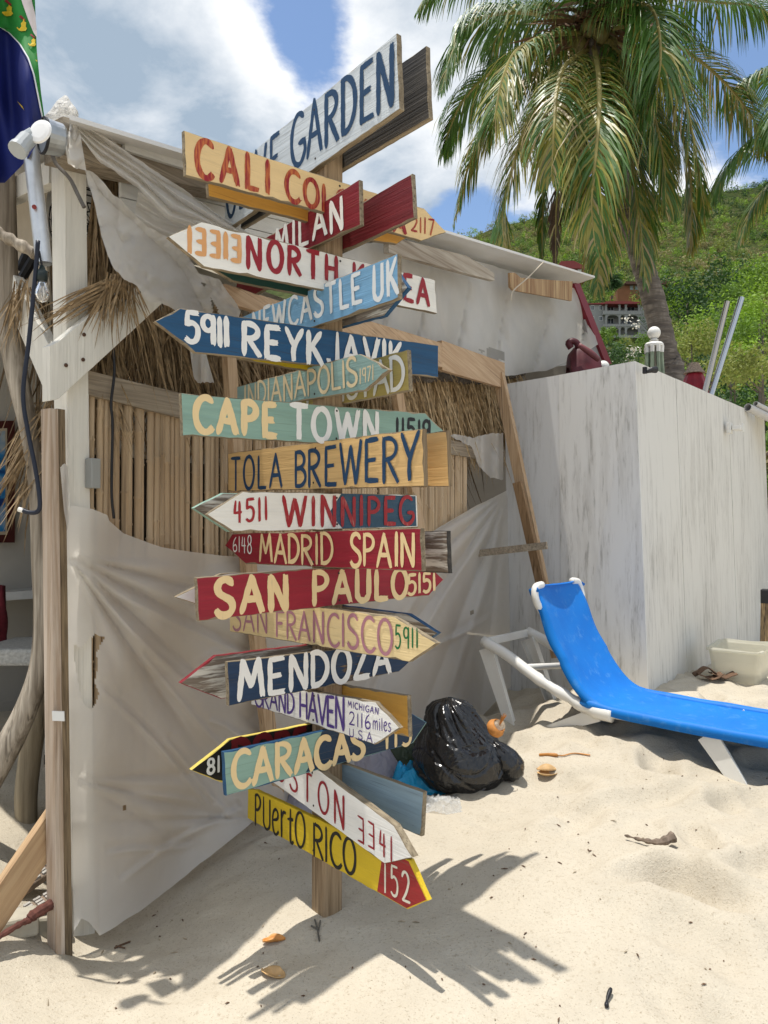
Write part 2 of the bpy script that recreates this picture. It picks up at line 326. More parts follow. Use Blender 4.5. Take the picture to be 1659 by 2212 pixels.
def sandz(x, y, detail=True):
    x = np.atleast_1d(np.asarray(x, float)); y = np.atleast_1d(np.asarray(y, float)); xc = np.clip(x, -7, 10); yc = np.clip(y, -2, 13)
    z = _w[nC]+_w[nC+1]*xc+_w[nC+2]*yc
    for i in range(nC): z = z+_w[i]*_phi((xc-CP[i, 0])**2+(yc-CP[i, 1])**2)
    t = np.clip((np.hypot(x-1, y-4)-7)/6, 0, 1); z = z*(1-t)+.55*t*np.clip((y+2)/8, -1.2, 1)
    t = np.clip((y-9)/6, 0, 1); z = np.minimum(z, 1.2)*(1-t)+.6*t
    if detail:
        z = z+.035*fnoise(x*1.3, y*1.9, 2)+.050*fnoise(x*3.4+1.5*y, y*4.2, 3)-.03*np.abs(fnoise(x*5+y, y*6-x, 2))
        for (fx, fy, a, sa, sb, h) in FOOT:
            m = (np.abs(x-fx) < .8) & (np.abs(y-fy) < .8)
            if not m.any(): continue
            dx = x[m]-fx; dy = y[m]-fy; p = dx*math.cos(a)+dy*math.sin(a); q = -dx*math.sin(a)+dy*math.cos(a); r = (p/sb)**2+(q/sa)**2
            z[m] += h*(-1.25*np.exp(-r*1.1)+.75*np.exp(-(np.sqrt(r)-1.35)**2*4.5))
        z += .006*fnoise(x*14, y*14, 3)*np.clip(1.5-np.hypot(x-1, y-4)/9, 0, 1)
    return z
def SZ(x, y): return float(sandz(x, y)[0])
def G(u, v, guess=4.):
    """the sand under a pixel"""
    r = ray(u, v); y = guess
    for _ in range(40):
        p = EYE+r*(y/r.y); y += (p.z-SZ(p.x, p.y))*.9 if r.z < 0 else 0; y = min(max(y, 1.5), 14)
    return EYE+r*(y/r.y)
xs = np.unique(np.concatenate([np.linspace(-900, -20, 14), np.linspace(-20, -3.2, 22), np.linspace(-3.2, 4.6, 360), np.linspace(4.6, 14, 30), np.linspace(14, 900, 18)]))
ys = np.unique(np.concatenate([np.linspace(-60, 1.5, 14), np.linspace(1.5, 7.5, 300), np.linspace(7.5, 25, 40), np.linspace(25, 2500, 24)]))
X, Y = np.meshgrid(xs, ys); Z = sandz(X.ravel(), Y.ravel()); V = np.stack([X.ravel(), Y.ravel(), Z], 1); nx, ny = len(xs), len(ys)
I, J = np.meshgrid(np.arange(nx-1), np.arange(ny-1)); k = (J*nx+I).ravel(); Q = np.stack([k, k+1, k+1+nx, k+nx], 1)
tag(npmesh('sand', V, Q, None, [M['sand']], smooth=True), kind='structure')

# ------------------------------------------------------------------ hand lettering: a brush-stroke alphabet
def arc(cx, cy, rx, ry, a0, a1, n=9): return [(cx+rx*math.cos(math.radians(a0+(a1-a0)*i/n)), cy+ry*math.sin(math.radians(a0+(a1-a0)*i/n))) for i in range(n+1)]
GL = {   # width, strokes
 'A': (.62, [[(.0, .0), (.32, 1)], [(.30, 1), (.62, .0)], [(.12, .36), (.50, .36)]]),
 'B': (.50, [[(.05, 0), (.05, 1)], [(.05, .97)]+arc(.18, .74, .26, .23, 80, -90)+[(.05, .51)], [(.05, .5)]+arc(.20, .26, .30, .25, 85, -90)+[(.05, .02)]]),
 'C': (.56, [arc(.36, .5, .33, .5, 50, 315, 14)]),
 'D': (.56, [[(.05, 0), (.05, 1)], [(.0, .98)]+arc(.14, .5, .40, .48, 85, -85, 12)+[(.02, .02)]]),
 'E': (.48, [[(.05, 1), (.05, 0)], [(.05, .97), (.46, .98)], [(.05, .5), (.38, .51)], [(.05, .03), (.48, .02)]]),
 'F': (.48, [[(.05, 1), (.05, 0)], [(.05, .97), (.48, .98)], [(.05, .52), (.38, .53)]]),
 'G': (.60, [arc(.36, .5, .34, .5, 52, 330, 14)+[(.62, .42)], [(.38, .42), (.64, .42)]]),
 'H': (.56, [[(.05, 1), (.05, 0)], [(.52, 1), (.52, 0)], [(.05, .5), (.52, .5)]]),
 'I': (.12, [[(.06, 1), (.06, 0)]]),
 'J': (.44, [[(.38, 1), (.38, .25)]+arc(.21, .2, .17, .2, 0, -165, 7)]),
 'K': (.54, [[(.05, 1), (.05, 0)], [(.48, 1), (.08, .42)], [(.18, .55), (.54, 0)]]),
 'L': (.46, [[(.05, 1), (.05, .02)], [(.05, .03), (.46, .03)]]),
 'M': (.74, [[(.03, 0), (.14, 1)], [(.14, 1), (.37, .3)], [(.37, .3), (.60, 1)], [(.60, 1), (.72, 0)]]),
 'N': (.58, [[(.05, 0), (.05, 1)], [(.06, 1), (.52, .0)], [(.53, 0), (.53, 1)]]),
 'O': (.60, [arc(.31, .5, .29, .49, 95, 460, 18)]),
 'P': (.50, [[(.05, 0), (.05, 1)], [(.03, .97)]+arc(.18, .72, .30, .25, 85, -88)+[(.06, .46)]]),
 'R': (.54, [[(.05, 0), (.05, 1)], [(.03, .97)]+arc(.18, .74, .30, .23, 85, -88)+[(.06, .50)], [(.18, .5), (.54, 0)]]),
 'S': (.50, [[(.46, .86), (.38, .96), (.26, 1), (.11, .94), (.04, .78), (.10, .62), (.26, .51), (.42, .40), (.48, .22), (.40, .06), (.24, 0), (.10, .04), (.01, .15)]]),
 'T': (.54, [[(.27, 1), (.27, 0)], [(0, .98), (.54, .97)]]),
 'U': (.54, [[(.05, 1), (.05, .3)]+arc(.27, .26, .22, .26, 190, 350, 8)+[(.49, .3), (.49, 1)]]),
 'V': (.58, [[(0, 1), (.29, 0)], [(.29, 0), (.58, 1)]]),
 'W': (.82, [[(0, 1), (.2, 0)], [(.2, 0), (.42, .9)], [(.42, .9), (.62, 0)], [(.62, 0), (.82, 1)]]),
 'Y': (.56, [[(0, 1), (.27, .46)], [(.56, 1), (.27, .42), (.26, 0)]]),
 'Z': (.56, [[(.02, .97), (.52, .98)], [(.52, .97), (.03, .03)], [(.02, .02), (.56, .03)]]),
 '0': (.5, [arc(.25, .5, .24, .49, 95, 460, 16)]),
 '1': (.14, [[(.07, 1), (.07, 0)]]),
 '2': (.48, [arc(.23, .74, .21, .25, 165, -25, 8)+[(.28, .34), (.02, .03)], [(.02, .03), (.48, .05)]]),
 '4': (.48, [[(.12, .95), (.05, .42)], [(.03, .42), (.46, .44)], [(.34, .9), (.34, 0)]]),
 '5': (.48, [[(.08, 1), (.06, .56)], [(.07, .98), (.46, .98)], [(.06, .56), (.24, .64), (.42, .52), (.45, .28), (.36, .06), (.18, 0), (.02, .10)]]),
 '6': (.46, [[(.36, .98), (.14, .75), (.03, .38), (.08, .08), (.24, 0), (.42, .12), (.43, .34), (.28, .48), (.08, .36)]]),
 '7': (.46, [[(.02, .97), (.46, .97)], [(.45, .97), (.18, 0)]]),
 '8': (.46, [arc(.23, .75, .18, .24, 90, -90, 8)+arc(.23, .25, .21, .25, 90, -90, 8)[1:], arc(.23, .75, .18, .24, 90, 270, 8)+arc(.23, .25, .21, .25, 90, 270, 8)[1:]]),
 '9': (.46, [arc(.22, .72, .2, .25, 0, 350, 12), [(.42, .98), (.41, 0)]]),
 '3': (.44, [[(.40, 1), (.40, 0)], [(.02, .97), (.40, .96)], [(.07, .5), (.40, .49)], [(.0, .03), (.42, .04)]]),
 '.': (.10, [[(.05, .06), (.05, .0)]]), ' ': (.34, []),
 'p': (.46, [[(.06, -.02), (.08, 1)], [(.05, .93), (.22, 1), (.40, .88), (.40, .68), (.25, .52), (.08, .5)]]),
 'e': (.44, [[(.05, .42), (.36, .52), (.40, .7), (.26, .8), (.1, .68), (.04, .36), (.14, .06), (.30, .02), (.44, .14)]]),
 'r': (.36, [[(.06, .8), (.08, 0)], [(.08, .55), (.2, .76), (.36, .76)]]),
 't': (.34, [[(.16, 1), (.16, .12), (.26, .0), (.34, .06)], [(0, .68), (.34, .72)]]),
 'm': (.74, [[(.05, .75), (.05, 0)], [(.05, .5), (.2, .76), (.34, .6), (.36, 0)], [(.36, .5), (.52, .76), (.66, .6), (.68, 0)]]),
 'i': (.12, [[(.06, .75), (.06, 0)], [(.06, 1.0), (.06, .96)]]),
 'l': (.12, [[(.06, 1.1), (.06, 0)]]),
 's': (.38, [[(.34, .66), (.2, .76), (.06, .62), (.12, .44), (.30, .34), (.36, .16), (.2, 0), (.02, .1)]]),
}
class Plane:
    """a vertical board plane: x runs along the board, y into it, z up"""
    def __init__(s, org, e, n): s.o = Vector(org); s.e = e; s.n = n; s.M = Matrix(((e.x, -n.x, 0, org[0]), (e.y, -n.y, 0, org[1]), (e.z, -n.z, 1, org[2]), (0, 0, 0, 1)))
    def px(s, u, v):
        p = PL(u, v, s.o, s.n)-s.o; return Vector((p.dot(s.e), p.z))
def stroke_text(mb, s, quad, pl, wd, seed=0, gap=.2, base=.0007):
    """brush strokes of a word laid into the four-cornered box quad (plane coordinates BL BR TR TL)"""
    rr = random.Random(seed*77+len(s)); tot = sum(GL[c][0] for c in s)+gap*(len(s)-1); x = 0; k = 0
    bl, br, tr, tl = quad
    def mp(a, b): return (bl*(1-a)+br*a)*(1-b)+(tl*(1-a)+tr*a)*b
    for c in s:
        wdt, sts = GL[c]; jx, jy, js = rr.uniform(-.02, .02), rr.uniform(-.025, .025), rr.uniform(.97, 1.03)
        for st in sts:
            pts = [Vector(((x+px+jx)/tot, py*js+jy)) for px, py in st]
            q = [mp(p.x, p.y) for p in pts]; L = sum((q[i+1]-q[i]).length for i in range(len(q)-1)); n = max(6, int(L/.006))
            q3 = catmull([Vector((p.x, p.y, 0)) for p in q], n); n = len(q3)-1
            w0 = wd*rr.uniform(.9, 1.08); y0 = -(base+.00016*k); k += 1; ph = rr.uniform(0, 9); vs = []; NS = 5
            for i, p in enumerate(q3):
                t = (q3[min(i+1, n)]-q3[max(i-1, 0)]); t.z = 0; t.normalize(); nn = Vector((-t.y, t.x, 0)); a = i/n
                d0 = min(i, 3)/3; d1 = min(n-i, 2)/2; h = w0*.5*(.62+.38*math.sqrt(d0))*(.84+.16*d1)*(1+.07*math.sin(ph+i*.55)+rr.uniform(-.04, .04))
                for j in range(NS):
                    o = -1+2*j/(NS-1); ext = Vector((0, 0, 0))
                    if i == n: ext = t*w0*rr.uniform(-.05, .32)
                    if i == 0: ext = -t*w0*(.28*math.sqrt(max(0, 1-o*o))+rr.uniform(-.03, .05))
                    pp = p+nn*h*o+ext; vs.append((pp.x, y0-.00010*a, pp.y))
            fs = [(i*NS+j, i*NS+j+1, (i+1)*NS+j+1, (i+1)*NS+j) for i in range(n) for j in range(NS-1)]
            mb.add(vs, fs)
        x += wdt+gap
def board_mb(poly, t, seed):
    """a sawn plank with slightly worn edges; material 0 faces, 1 edges"""
    rr = random.Random(seed); ar = sum(poly[i].x*poly[(i+1) % len(poly)].y-poly[(i+1) % len(poly)].x*poly[i].y for i in range(len(poly)))
    if ar < 0: poly = poly[::-1]
    pts = []; m = len(poly)
    for i in range(m):
        a, b = poly[i], poly[(i+1) % m]; n = max(2, int((b-a).length/.035))
        for j in range(n):
            p = a.lerp(b, j/n); pts.append(p+Vector((rr.gauss(0, .0007), rr.gauss(0, .0007))))
    n = len(pts); ins = []
    for i in range(n):
        t_ = (pts[(i+1) % n]-pts[i-1]).normalized(); ins.append(pts[i]+Vector((-t_.y, t_.x))*(.0016+abs(rr.gauss(0, .0012))+(rr.uniform(.001, .006) if rr.random() < .10 else 0)))
    mb = MB(); L = lambda ps, y: [(p.x, y, p.y) for p in ps]
    vs = L(ins, 0)+L(pts, .0022)+L(pts, t-.002)+L(ins, t)
    mb.add(vs, [tuple(range(n))]+[]); mb.f.append(tuple(range(4*n-1, 3*n-1, -1))); mb.m.append(2)
    for r in range(3):
        for i in range(n):
            j = (i+1) % n; mb.f.append((r*n+i, (r+1)*n+i, (r+1)*n+j, r*n+j)); mb.m.append(1)
    return mb

# ------------------------------------------------------------------ the signpost
SP = P(706, 1955, 3.12); SPX, SPY = SP.x, SP.y; TH = math.radians(49)
eL = Vector((math.cos(TH), -math.sin(TH), 0)); nL = Vector((-math.sin(TH), -math.cos(TH), 0)); eR = Vector((math.sin(TH), math.cos(TH), 0)); nR = Vector((math.cos(TH), -math.sin(TH), 0))
HP = .045; ptop = P(706, 318, 3.1).z; sz0 = SZ(SPX, SPY)
sign = empty('signpost', (SPX, SPY, sz0), 'tall wooden post crowded with hand painted city name boards standing in the sand', 'signpost')
mb = MB(); c0 = Vector((SPX, SPY, sz0-.45))
ring = []
for z in np.linspace(sz0-.45, ptop, 24):
    for (a, b) in ((-1, -.9), (-.9, -1), (.9, -1), (1, -.9), (1, .9), (.9, 1), (-.9, 1), (-1, .9)): ring.append(Vector((SPX, SPY, z))+eL*a*HP+(-nL)*b*HP+Vector((random.gauss(0, .0006), random.gauss(0, .0006), 0)))
mb.add(ring, [(i*8+j, i*8+(j+1) % 8, (i+1)*8+(j+1) % 8, (i+1)*8+j) for i in range(23) for j in range(8)]+[tuple(23*8+j for j in range(8))])
mb.build('post', M['post'], sign)
def c2(p): return (329.2+.3968*p[0], 54.9+.3968*p[1])
def c5(p): return (329.2+.4299*p[0], 658.3+.4299*p[1])
def c6(p): return (329.2+.4299*p[0], 1261.8+.4299*p[1])
CREAM = (.82, .62, .33); WHT = (.84, .83, .79); NAVY = (.012, .05, .12); RED = (.30, .015, .03); ORG = (.62, .30, .10)
TXT = {}
def tmat(key, col, under, dry):
    if key not in TXT: TXT[key] = brushpaint(key, col, under, dry)
    return TXT[key]
NSCREW = [0]
SCREW = flat('rusty screw head', (.03, .022, .018), .5, .2, 40)
BK = [0]
def board(cv, side, back, poly, matname, label, texts=(), patches=(), t=.02, edge='rawedge', screws=True, layer=0, mats=None):
    e, n = (eL, nL) if side == 'L' else (eR, nR); BK[0] += 1
    off = (HP+.001+t+layer*.021) if not back else -(HP+.001)
    pl = Plane(Vector((SPX, SPY, 0))+n*off, e, n)
    poly = [pl.px(*cv(p)) for p in poly]
    mb = board_mb(poly, t, BK[0]); me = mb.build('sign_board', [M[matname] if isinstance(matname, str) else matname, M[edge], M[matname] if mats is None else mats], None)
    LOCALS.add(me.name); me.parent = sign; me.matrix_basis = Matrix.Translation(-Vector((SPX, SPY, sz0))) @ pl.M; tag(me, label)
    for kk, (mname, pp) in enumerate(patches):
        q = MB(); pv = [pl.px(*cv(p)) for p in pp]; q.prism([(p.x, -.0002, p.y) for p in pv], (0, -.0004, 0)); q.build('painted_panel', mname, me)
    for kk, tx in enumerate(texts):
        s, quad, m, wd = tx[:4]; q = MB(); stroke_text(q, s, [pl.px(*cv(p)) for p in quad], pl, wd, BK[0]*5+kk, *(tx[4:]))
        q.build('lettering', m, me)
    if screws and not back:
        zc = [p.y for p in poly]; x0 = 0
        def span(x):
            zs = []
            for i in range(len(poly)):
                a, b = poly[i], poly[(i+1) % len(poly)]
                if (a.x-x)*(b.x-x) < 0: zs.append(a.y+(b.y-a.y)*(x-a.x)/(b.x-a.x))
            return (min(zs), max(zs)) if len(zs) >= 2 else None
        sp = span(.004)
        if sp:
            for f in (.14, .87):
                q = MB(); q.lathe([(.0046, 0), (.0046, .0012), (.0025, .0020)], (.004+random.uniform(-.01, .01), -.0002, sp[0]+(sp[1]-sp[0])*f), 8, axis=(0, -1, 0)); q.build('screw', SCREW, me)
    return me
def pm(k, col, **kw):
    if k not in M: M[k] = paint(k, col, **kw)
    return k
pm('paint pale blue white', (.64, .69, .72), wear=.22, seed=1., raw=(.20, .20, .20), streak=.5)
pm('paint pale yellow', (.80, .58, .29), wear=.06, seed=2., streak=.2); pm('paint orange ochre', (.62, .34, .07), wear=.15, seed=3., raw=(.25, .08, .03))
pm('paint crimson', (.20, .012, .022), wear=.14, seed=4., raw=(.30, .12, .05)); pm('paint crimson grained', (.20, .022, .028), wear=.12, seed=5., streak=1., raw=(.10, .012, .015))
pm('paint off white', (.82, .80, .74), wear=.02, seed=6., streak=.18); pm('paint bottle green', (.012, .055, .04), wear=.1, seed=7., raw=(.02, .03, .02))
pm('paint sky blue', (.19, .40, .62), wear=.10, seed=8., raw=(.30, .42, .5)); pm('paint deep blue', (.018, .085, .19), wear=.22, seed=9., raw=(.07, .07, .08), streak=.7)
pm('paint mustard', (.45, .36, .12), wear=.16, seed=10., raw=(.5, .45, .25), streak=.7); pm('paint yellow', (.68, .48, .025), wear=.08, seed=11., streak=.25)
pm('paint sea green', (.26, .41, .34), wear=.17, seed=12., raw=(.16, .2, .16)); pm('paint teal grey', (.24, .37, .35), wear=.2, seed=13., raw=(.30, .28, .2))
pm('paint ochre plywood', (.70, .46, .20), wear=.10, seed=14., raw=(.3, .16, .05), streak=.6); pm('paint red', (.30, .016, .032), wear=.14, seed=15., raw=(.22, .10, .07))
pm('paint butter', (.82, .64, .34), wear=.08, seed=16., raw=(.45, .3, .15), streak=.3); pm('paint navy worn', (.014, .04, .095), wear=.50, seed=17., raw=(.16, .11, .07), streak=.8)
pm('paint white', (.84, .83, .80), wear=.12, seed=18., raw=(.35, .3, .22), streak=.2); pm('paint black', (.014, .012, .010), wear=.1, seed=19., raw=(.05, .04, .03))
pm('paint powder blue', (.26, .36, .43), wear=.44, seed=20., raw=(.09, .08, .07), streak=.6); pm('paint lemon edge', (.70, .55, .12), wear=.1, seed=21.)
tm = tmat
# back boards first (nailed to the far faces of the post)
board(c2, 'L', 1, [(480, 800), (1490, 112), (1506, 505), (480, 1108)], 'darkboard', 'bare dark weathered back board behind the topmost board', t=.022)
board(c2, 'R', 1, [(300, 858), (306, 930), (785, 1052), (1195, 1172), (1330, 1190), (1440, 1120), (1330, 990), (785, 930)], 'paint orange ochre', 'orange ochre back board under the pale yellow board')
board(c2, 'L', 1, [(470, 1365), (1412, 805), (1425, 1045), (640, 1418), (560, 1464), (455, 1425)], 'paint crimson grained', 'dark red back board with bare grain on the right')
board(c2, 'R', 1, [(200, 1240), (430, 1130), (1100, 1300), (1100, 1530), (800, 1462), (440, 1392)], 'paint bottle green', 'bottle green back board under the white arrow')
board(c2, 'L', 1, [(700, 1520), (1300, 1290), (1392, 1428), (1262, 1582), (985, 1656), (700, 1760)], 'peel', 'grey back board with navy edges and peeling paint', edge='paint deep blue')
board(c5, 'R', 1, [(420, 190), (1100, 210), (1100, 372), (745, 327), (438, 272)], 'paint yellow', 'bright yellow back board under the deep blue arrow')
board(c5, 'L', 1, [(560, 412), (1282, 225), (1290, 432), (930, 502), (560, 590)], 'paint mustard', 'mustard yellow board with white letters behind the teal arrow', [('KRISTIANSTAD', [(575, 545), (1272, 425), (1266, 247), (575, 425)], tm('l white thick', WHT, (.6, .58, .5), .1), .017, .1)])
board(c5, 'L', 1, [(420, 780), (1480, 632), (1490, 912), (420, 935)], 'paint ochre plywood', 'orange ochre plywood back board with dark chipped ends', edge='plyedge')
board(c5, 'R', 1, [(205, 1022), (355, 945), (1250, 972), (1250, 1105), (385, 1141)], 'peel', 'pale arrow back board with peeling paint and green edges', edge='paint sea green')
board(c5, 'L', 1, [(500, 1165), (1480, 1135), (1488, 1350), (500, 1290)], 'peel', 'square ended back board of black and white peeling grain', edge='darkboard')
board(c5, 'R', 1, [(115, 1470), (345, 1350), (1100, 1330), (1100, 1450), (300, 1530)], 'paint white', 'white arrow back board pointing left behind the red board')
board(c6, 'L', 1, [(600, 72), (945, 105), (1285, 150), (1432, 246), (1260, 370), (600, 235)], 'peel', 'weathered arrow back board with navy painted edges', edge='paint deep blue')
board(c6, 'R', 1, [(140, 498), (320, 360), (785, 303), (1100, 265), (1100, 420), (345, 578)], 'peel', 'bare weathered arrow back board pointing left with crimson edge', edge='paint crimson')
board(c6, 'L', 1, [(560, 430), (945, 505), (1282, 560), (1290, 770), (560, 600)], 'paint orange ochre', 'golden ochre back board with split right end')
board(c6, 'R', 1, [(197, 935), (390, 780), (790, 702), (1100, 640), (1100, 800), (357, 1000)], 'paint black', 'black arrow back board with yellow edges and red letters', [('DOBE', [(405, 885), (770, 815), (770, 722), (405, 790)], tm('l dark red', (.16, .008, .012), (.12, .01, .01), .05), .03), ('817', [(276, 955), (385, 932), (385, 855), (276, 877)], tm('l white', WHT, (.6, .58, .5), .12), .011)], edge='paint lemon edge')
board(c6, 'L', 1, [(640, 780), (960, 900), (1362, 1045), (1350, 1268), (640, 960)], 'paint powder blue', 'powder blue back board with flaking paint near the sand')
# front boards
board(c2, 'L', 0, [(392, 815), (1330, 42), (1346, 455), (392, 1122)], 'paint pale blue white', 'topmost pale blue-white board lettered OLIVE GARDEN in navy', [
    ('GARDEN', [(757, 778), (1314, 425), (1314, 92), (757, 500)], tm('l navy', NAVY, (.05, .10, .16), .1), .024, .16), ('OLIVE', [(405, 1062), (690, 832), (690, 588), (405, 800)], tm('l navy', NAVY, (.05, .10, .16), .1), .022, .2)], t=.024)
board(c2, 'R', 0, [(172, 572), (1060, 862), (1480, 997), (1600, 1125), (1465, 1172), (865, 1000), (180, 815)], 'paint pale yellow', 'pale yellow arrow board lettered CALI COLOMBIA in red', [
    ('CALI', [(240, 822), (634, 912), (634, 735), (240, 615)], tm('l red dry', (.29, .012, .02), (.62, .20, .05), .75), .022, .32), ('COLOMBIA', [(727, 950), (1375, 1135), (1375, 1035), (727, 783)], tm('l red dry', (.29, .012, .02), (.62, .20, .05), .75), .021, .2),
    ('2117', [(1408, 1118), (1530, 1146), (1532, 1056), (1408, 1041)], tm('l red dry', (.29, .012, .02), (.62, .20, .05), .75), .010)])
board(c2, 'L', 0, [(520, 1215), (1125, 840), (1131, 1085), (840, 1220), (530, 1385), (455, 1330)], 'paint crimson', 'crimson board lettered MILAN in white', [('MILAN', [(668, 1258), (1042, 1103), (1036, 925), (668, 1120)], tm('l white', WHT, (.6, .58, .5), .12), .020, .22)])
board(c2, 'R', 0, [(85, 1150), (265, 1068), (1540, 1385), (1550, 1568), (865, 1428), (280, 1312)], 'paint off white', 'white arrow board lettered NORTH KOREA in red', [
    ('13313', [(193, 1235), (476, 1288), (476, 1148), (193, 1092)], tm('l peach', (.72, .36, .14), (.74, .5, .3), .3), .019, .25), ('NORTH', [(513, 1320), (1003, 1398), (1003, 1262), (513, 1150)], tm('l red', (.30, .016, .026), (.45, .06, .05), .3), .020, .3), ('KOREA', [(1092, 1420), (1505, 1532), (1503, 1385), (1092, 1290)], tm('l red', (.30, .016, .026), (.45, .06, .05), .3), .021, .26)])
board(c2, 'L', 0, [(470, 1592), (1335, 1243), (1341, 1485), (880, 1640), (470, 1790)], 'paint sky blue', 'sky blue board lettered NEWCASTLE UK in white', [
    ('NEWCASTLE', [(545, 1702), (1146, 1508), (1138, 1345), (545, 1560)], tm('l milk', (.72, .75, .76), (.35, .5, .62), .22), .018, .2), ('UK', [(1203, 1500), (1338, 1462), (1331, 1265), (1203, 1318)], tm('l milk', (.72, .75, .76), (.35, .5, .62), .22), .019, .2)])
board(c5, 'R', 0, [(15, 82), (140, 17), (1437, 205), (1437, 365), (700, 290), (215, 239)], 'paint deep blue', 'deep blue arrow board lettered REYKJAVIK in white', [
    ('5911', [(167, 186), (383, 212), (380, 68), (167, 38)], tm('l bright white', (.82, .81, .78), (.7, .7, .7), .06), .021, .12), ('REYKJAVIK', [(455, 252), (1252, 345), (1252, 192), (455, 90)], tm('l bright white', (.82, .81, .78), (.7, .7, .7), .06), .023, .18)])
board(c5, 'L', 0, [(425, 412), (1040, 245), (1190, 325), (1065, 430), (425, 535)], 'paint teal grey', 'teal grey arrow board lettered INDIANAPOLIS in cream', [
    ('INDIANAPOLIS', [(463, 522), (1036, 404), (1030, 262), (463, 406)], tm('l cream pale', (.66, .54, .34), (.5, .5, .38), .15), .0135, .13), ('1971', [(1042, 398), (1112, 378), (1112, 302), (1042, 322)], tm('l cream pale', (.66, .54, .34), (.5, .5, .38), .15), .006, .2)])
board(c5, 'R', 0, [(143, 445), (1370, 545), (1462, 632), (1390, 720), (760, 692), (153, 656)], 'paint sea green', 'sea green arrow board lettered CAPE TOWN in cream and white', [
    ('CAPE', [(212, 640), (622, 662), (620, 495), (212, 463)], tm('l cream', CREAM, (.6, .5, .3), .1), .026, .24), ('TOWN', [(695, 672), (1135, 695), (1135, 540), (695, 502)], tm('l bright white', (.82, .81, .78), (.7, .7, .7), .06), .024, .22), ('11519', [(1225, 690), (1395, 682), (1395, 580), (1225, 568)], tm('l black', (.012, .012, .014), (.05, .05, .05), .1), .016, .2)])
board(c5, 'L', 0, [(380, 746), (1360, 622), (1367, 912), (380, 938)], 'paint ochre plywood', 'ochre plywood board lettered TOLA BREWERY in navy', [
    ('TOLA', [(397, 934), (650, 915), (650, 745), (397, 768)], tm('l navy', NAVY, (.05, .10, .16), .1), .017, .2), ('BREWERY', [(714, 917), (1345, 880), (1345, 642), (714, 737)], tm('l navy', NAVY, (.05, .10, .16), .1), .018, .16)], edge='plyedge')
NAVYPANEL = M[pm('paint slate blue', (.035, .085, .14), wear=.05, seed=30.)]
board(c5, 'R', 0, [(275, 1052), (455, 938), (1330, 955), (1335, 1118), (405, 1141)], 'paint off white', 'white and slate blue arrow board lettered WINNIPEG in red', [
    ('4511', [(408, 1095), (575, 1082), (573, 968), (408, 986)], tm('l red brush', (.34, .016, .024), (.6, .3, .25), .35), .011, .24), ('WINNIPEG', [(660, 1112), (1305, 1105), (1305, 966), (660, 961)], tm('l red brush', (.34, .016, .024), (.6, .3, .25), .35), .018, .22, .0012)],
    [(NAVYPANEL, [(950, 948), (1322, 962), (1327, 1112), (955, 1124), (888, 1046)])])
board(c5, 'L', 0, [(365, 1210), (402, 1150), (1350, 1122), (1355, 1340), (470, 1302)], 'paint red', 'red arrow board lettered MADRID SPAIN in cream', [
    ('6148', [(405, 1238), (500, 1252), (500, 1158), (405, 1166)], tm('l white', WHT, (.6, .58, .5), .12), .007, .2), ('MADRID', [(537, 1290), (909, 1307), (907, 1149), (537, 1156)], tm('l cream', CREAM, (.6, .5, .3), .1), .017, .14), ('SPAIN', [(995, 1312), (1320, 1315), (1320, 1147), (995, 1151)], tm('l cream', CREAM, (.6, .5, .3), .1), .017, .16)])
board(c5, 'R', 0, [(220, 1372), (760, 1328), (1400, 1318), (1462, 1383), (1390, 1460), (232, 1590)], 'paint red', 'red arrow board lettered SAN PAULO in cream', [
    ('SAN', [(322, 1563), (682, 1530), (678, 1357), (322, 1380)], tm('l cream', CREAM, (.6, .5, .3), .1), .027, .24), ('PAULO', [(806, 1513), (1275, 1468), (1275, 1320), (806, 1345)], tm('l cream', CREAM, (.6, .5, .3), .1), .025, .2), ('5151', [(1282, 1458), (1422, 1432), (1420, 1346), (1282, 1353)], tm('l cream', CREAM, (.6, .5, .3), .1), .015, .16)])
board(c6, 'L', 0, [(385, 62), (860, 118), (1215, 162), (1430, 297), (1290, 390), (390, 238)], 'paint butter', 'butter yellow arrow board lettered SAN FRANCISCO in mauve', [
    ('SAN', [(405, 228), (580, 242), (578, 112), (405, 92)], tm('l mauve', (.44, .20, .25), (.6, .42, .3), .12), .013, .16), ('FRANCISCO', [(620, 260), (1207, 358), (1205, 172), (620, 130)], tm('l mauve', (.44, .20, .25), (.6, .42, .3), .12), .014, .16), ('5911', [(1222, 322), (1336, 318), (1336, 222), (1222, 206)], tm('l green', (.01, .16, .05), (.1, .25, .1), .1), .0075, .25)])
board(c6, 'R', 0, [(375, 393), (900, 330), (1195, 268), (1290, 392), (1240, 440), (385, 612)], 'paint navy worn', 'worn navy arrow board lettered MENDOZA in white', [('MENDOZA', [(430, 588), (1190, 445), (1190, 288), (430, 397)], tm('l bright white', (.82, .81, .78), (.7, .7, .7), .06), .023, .16)])
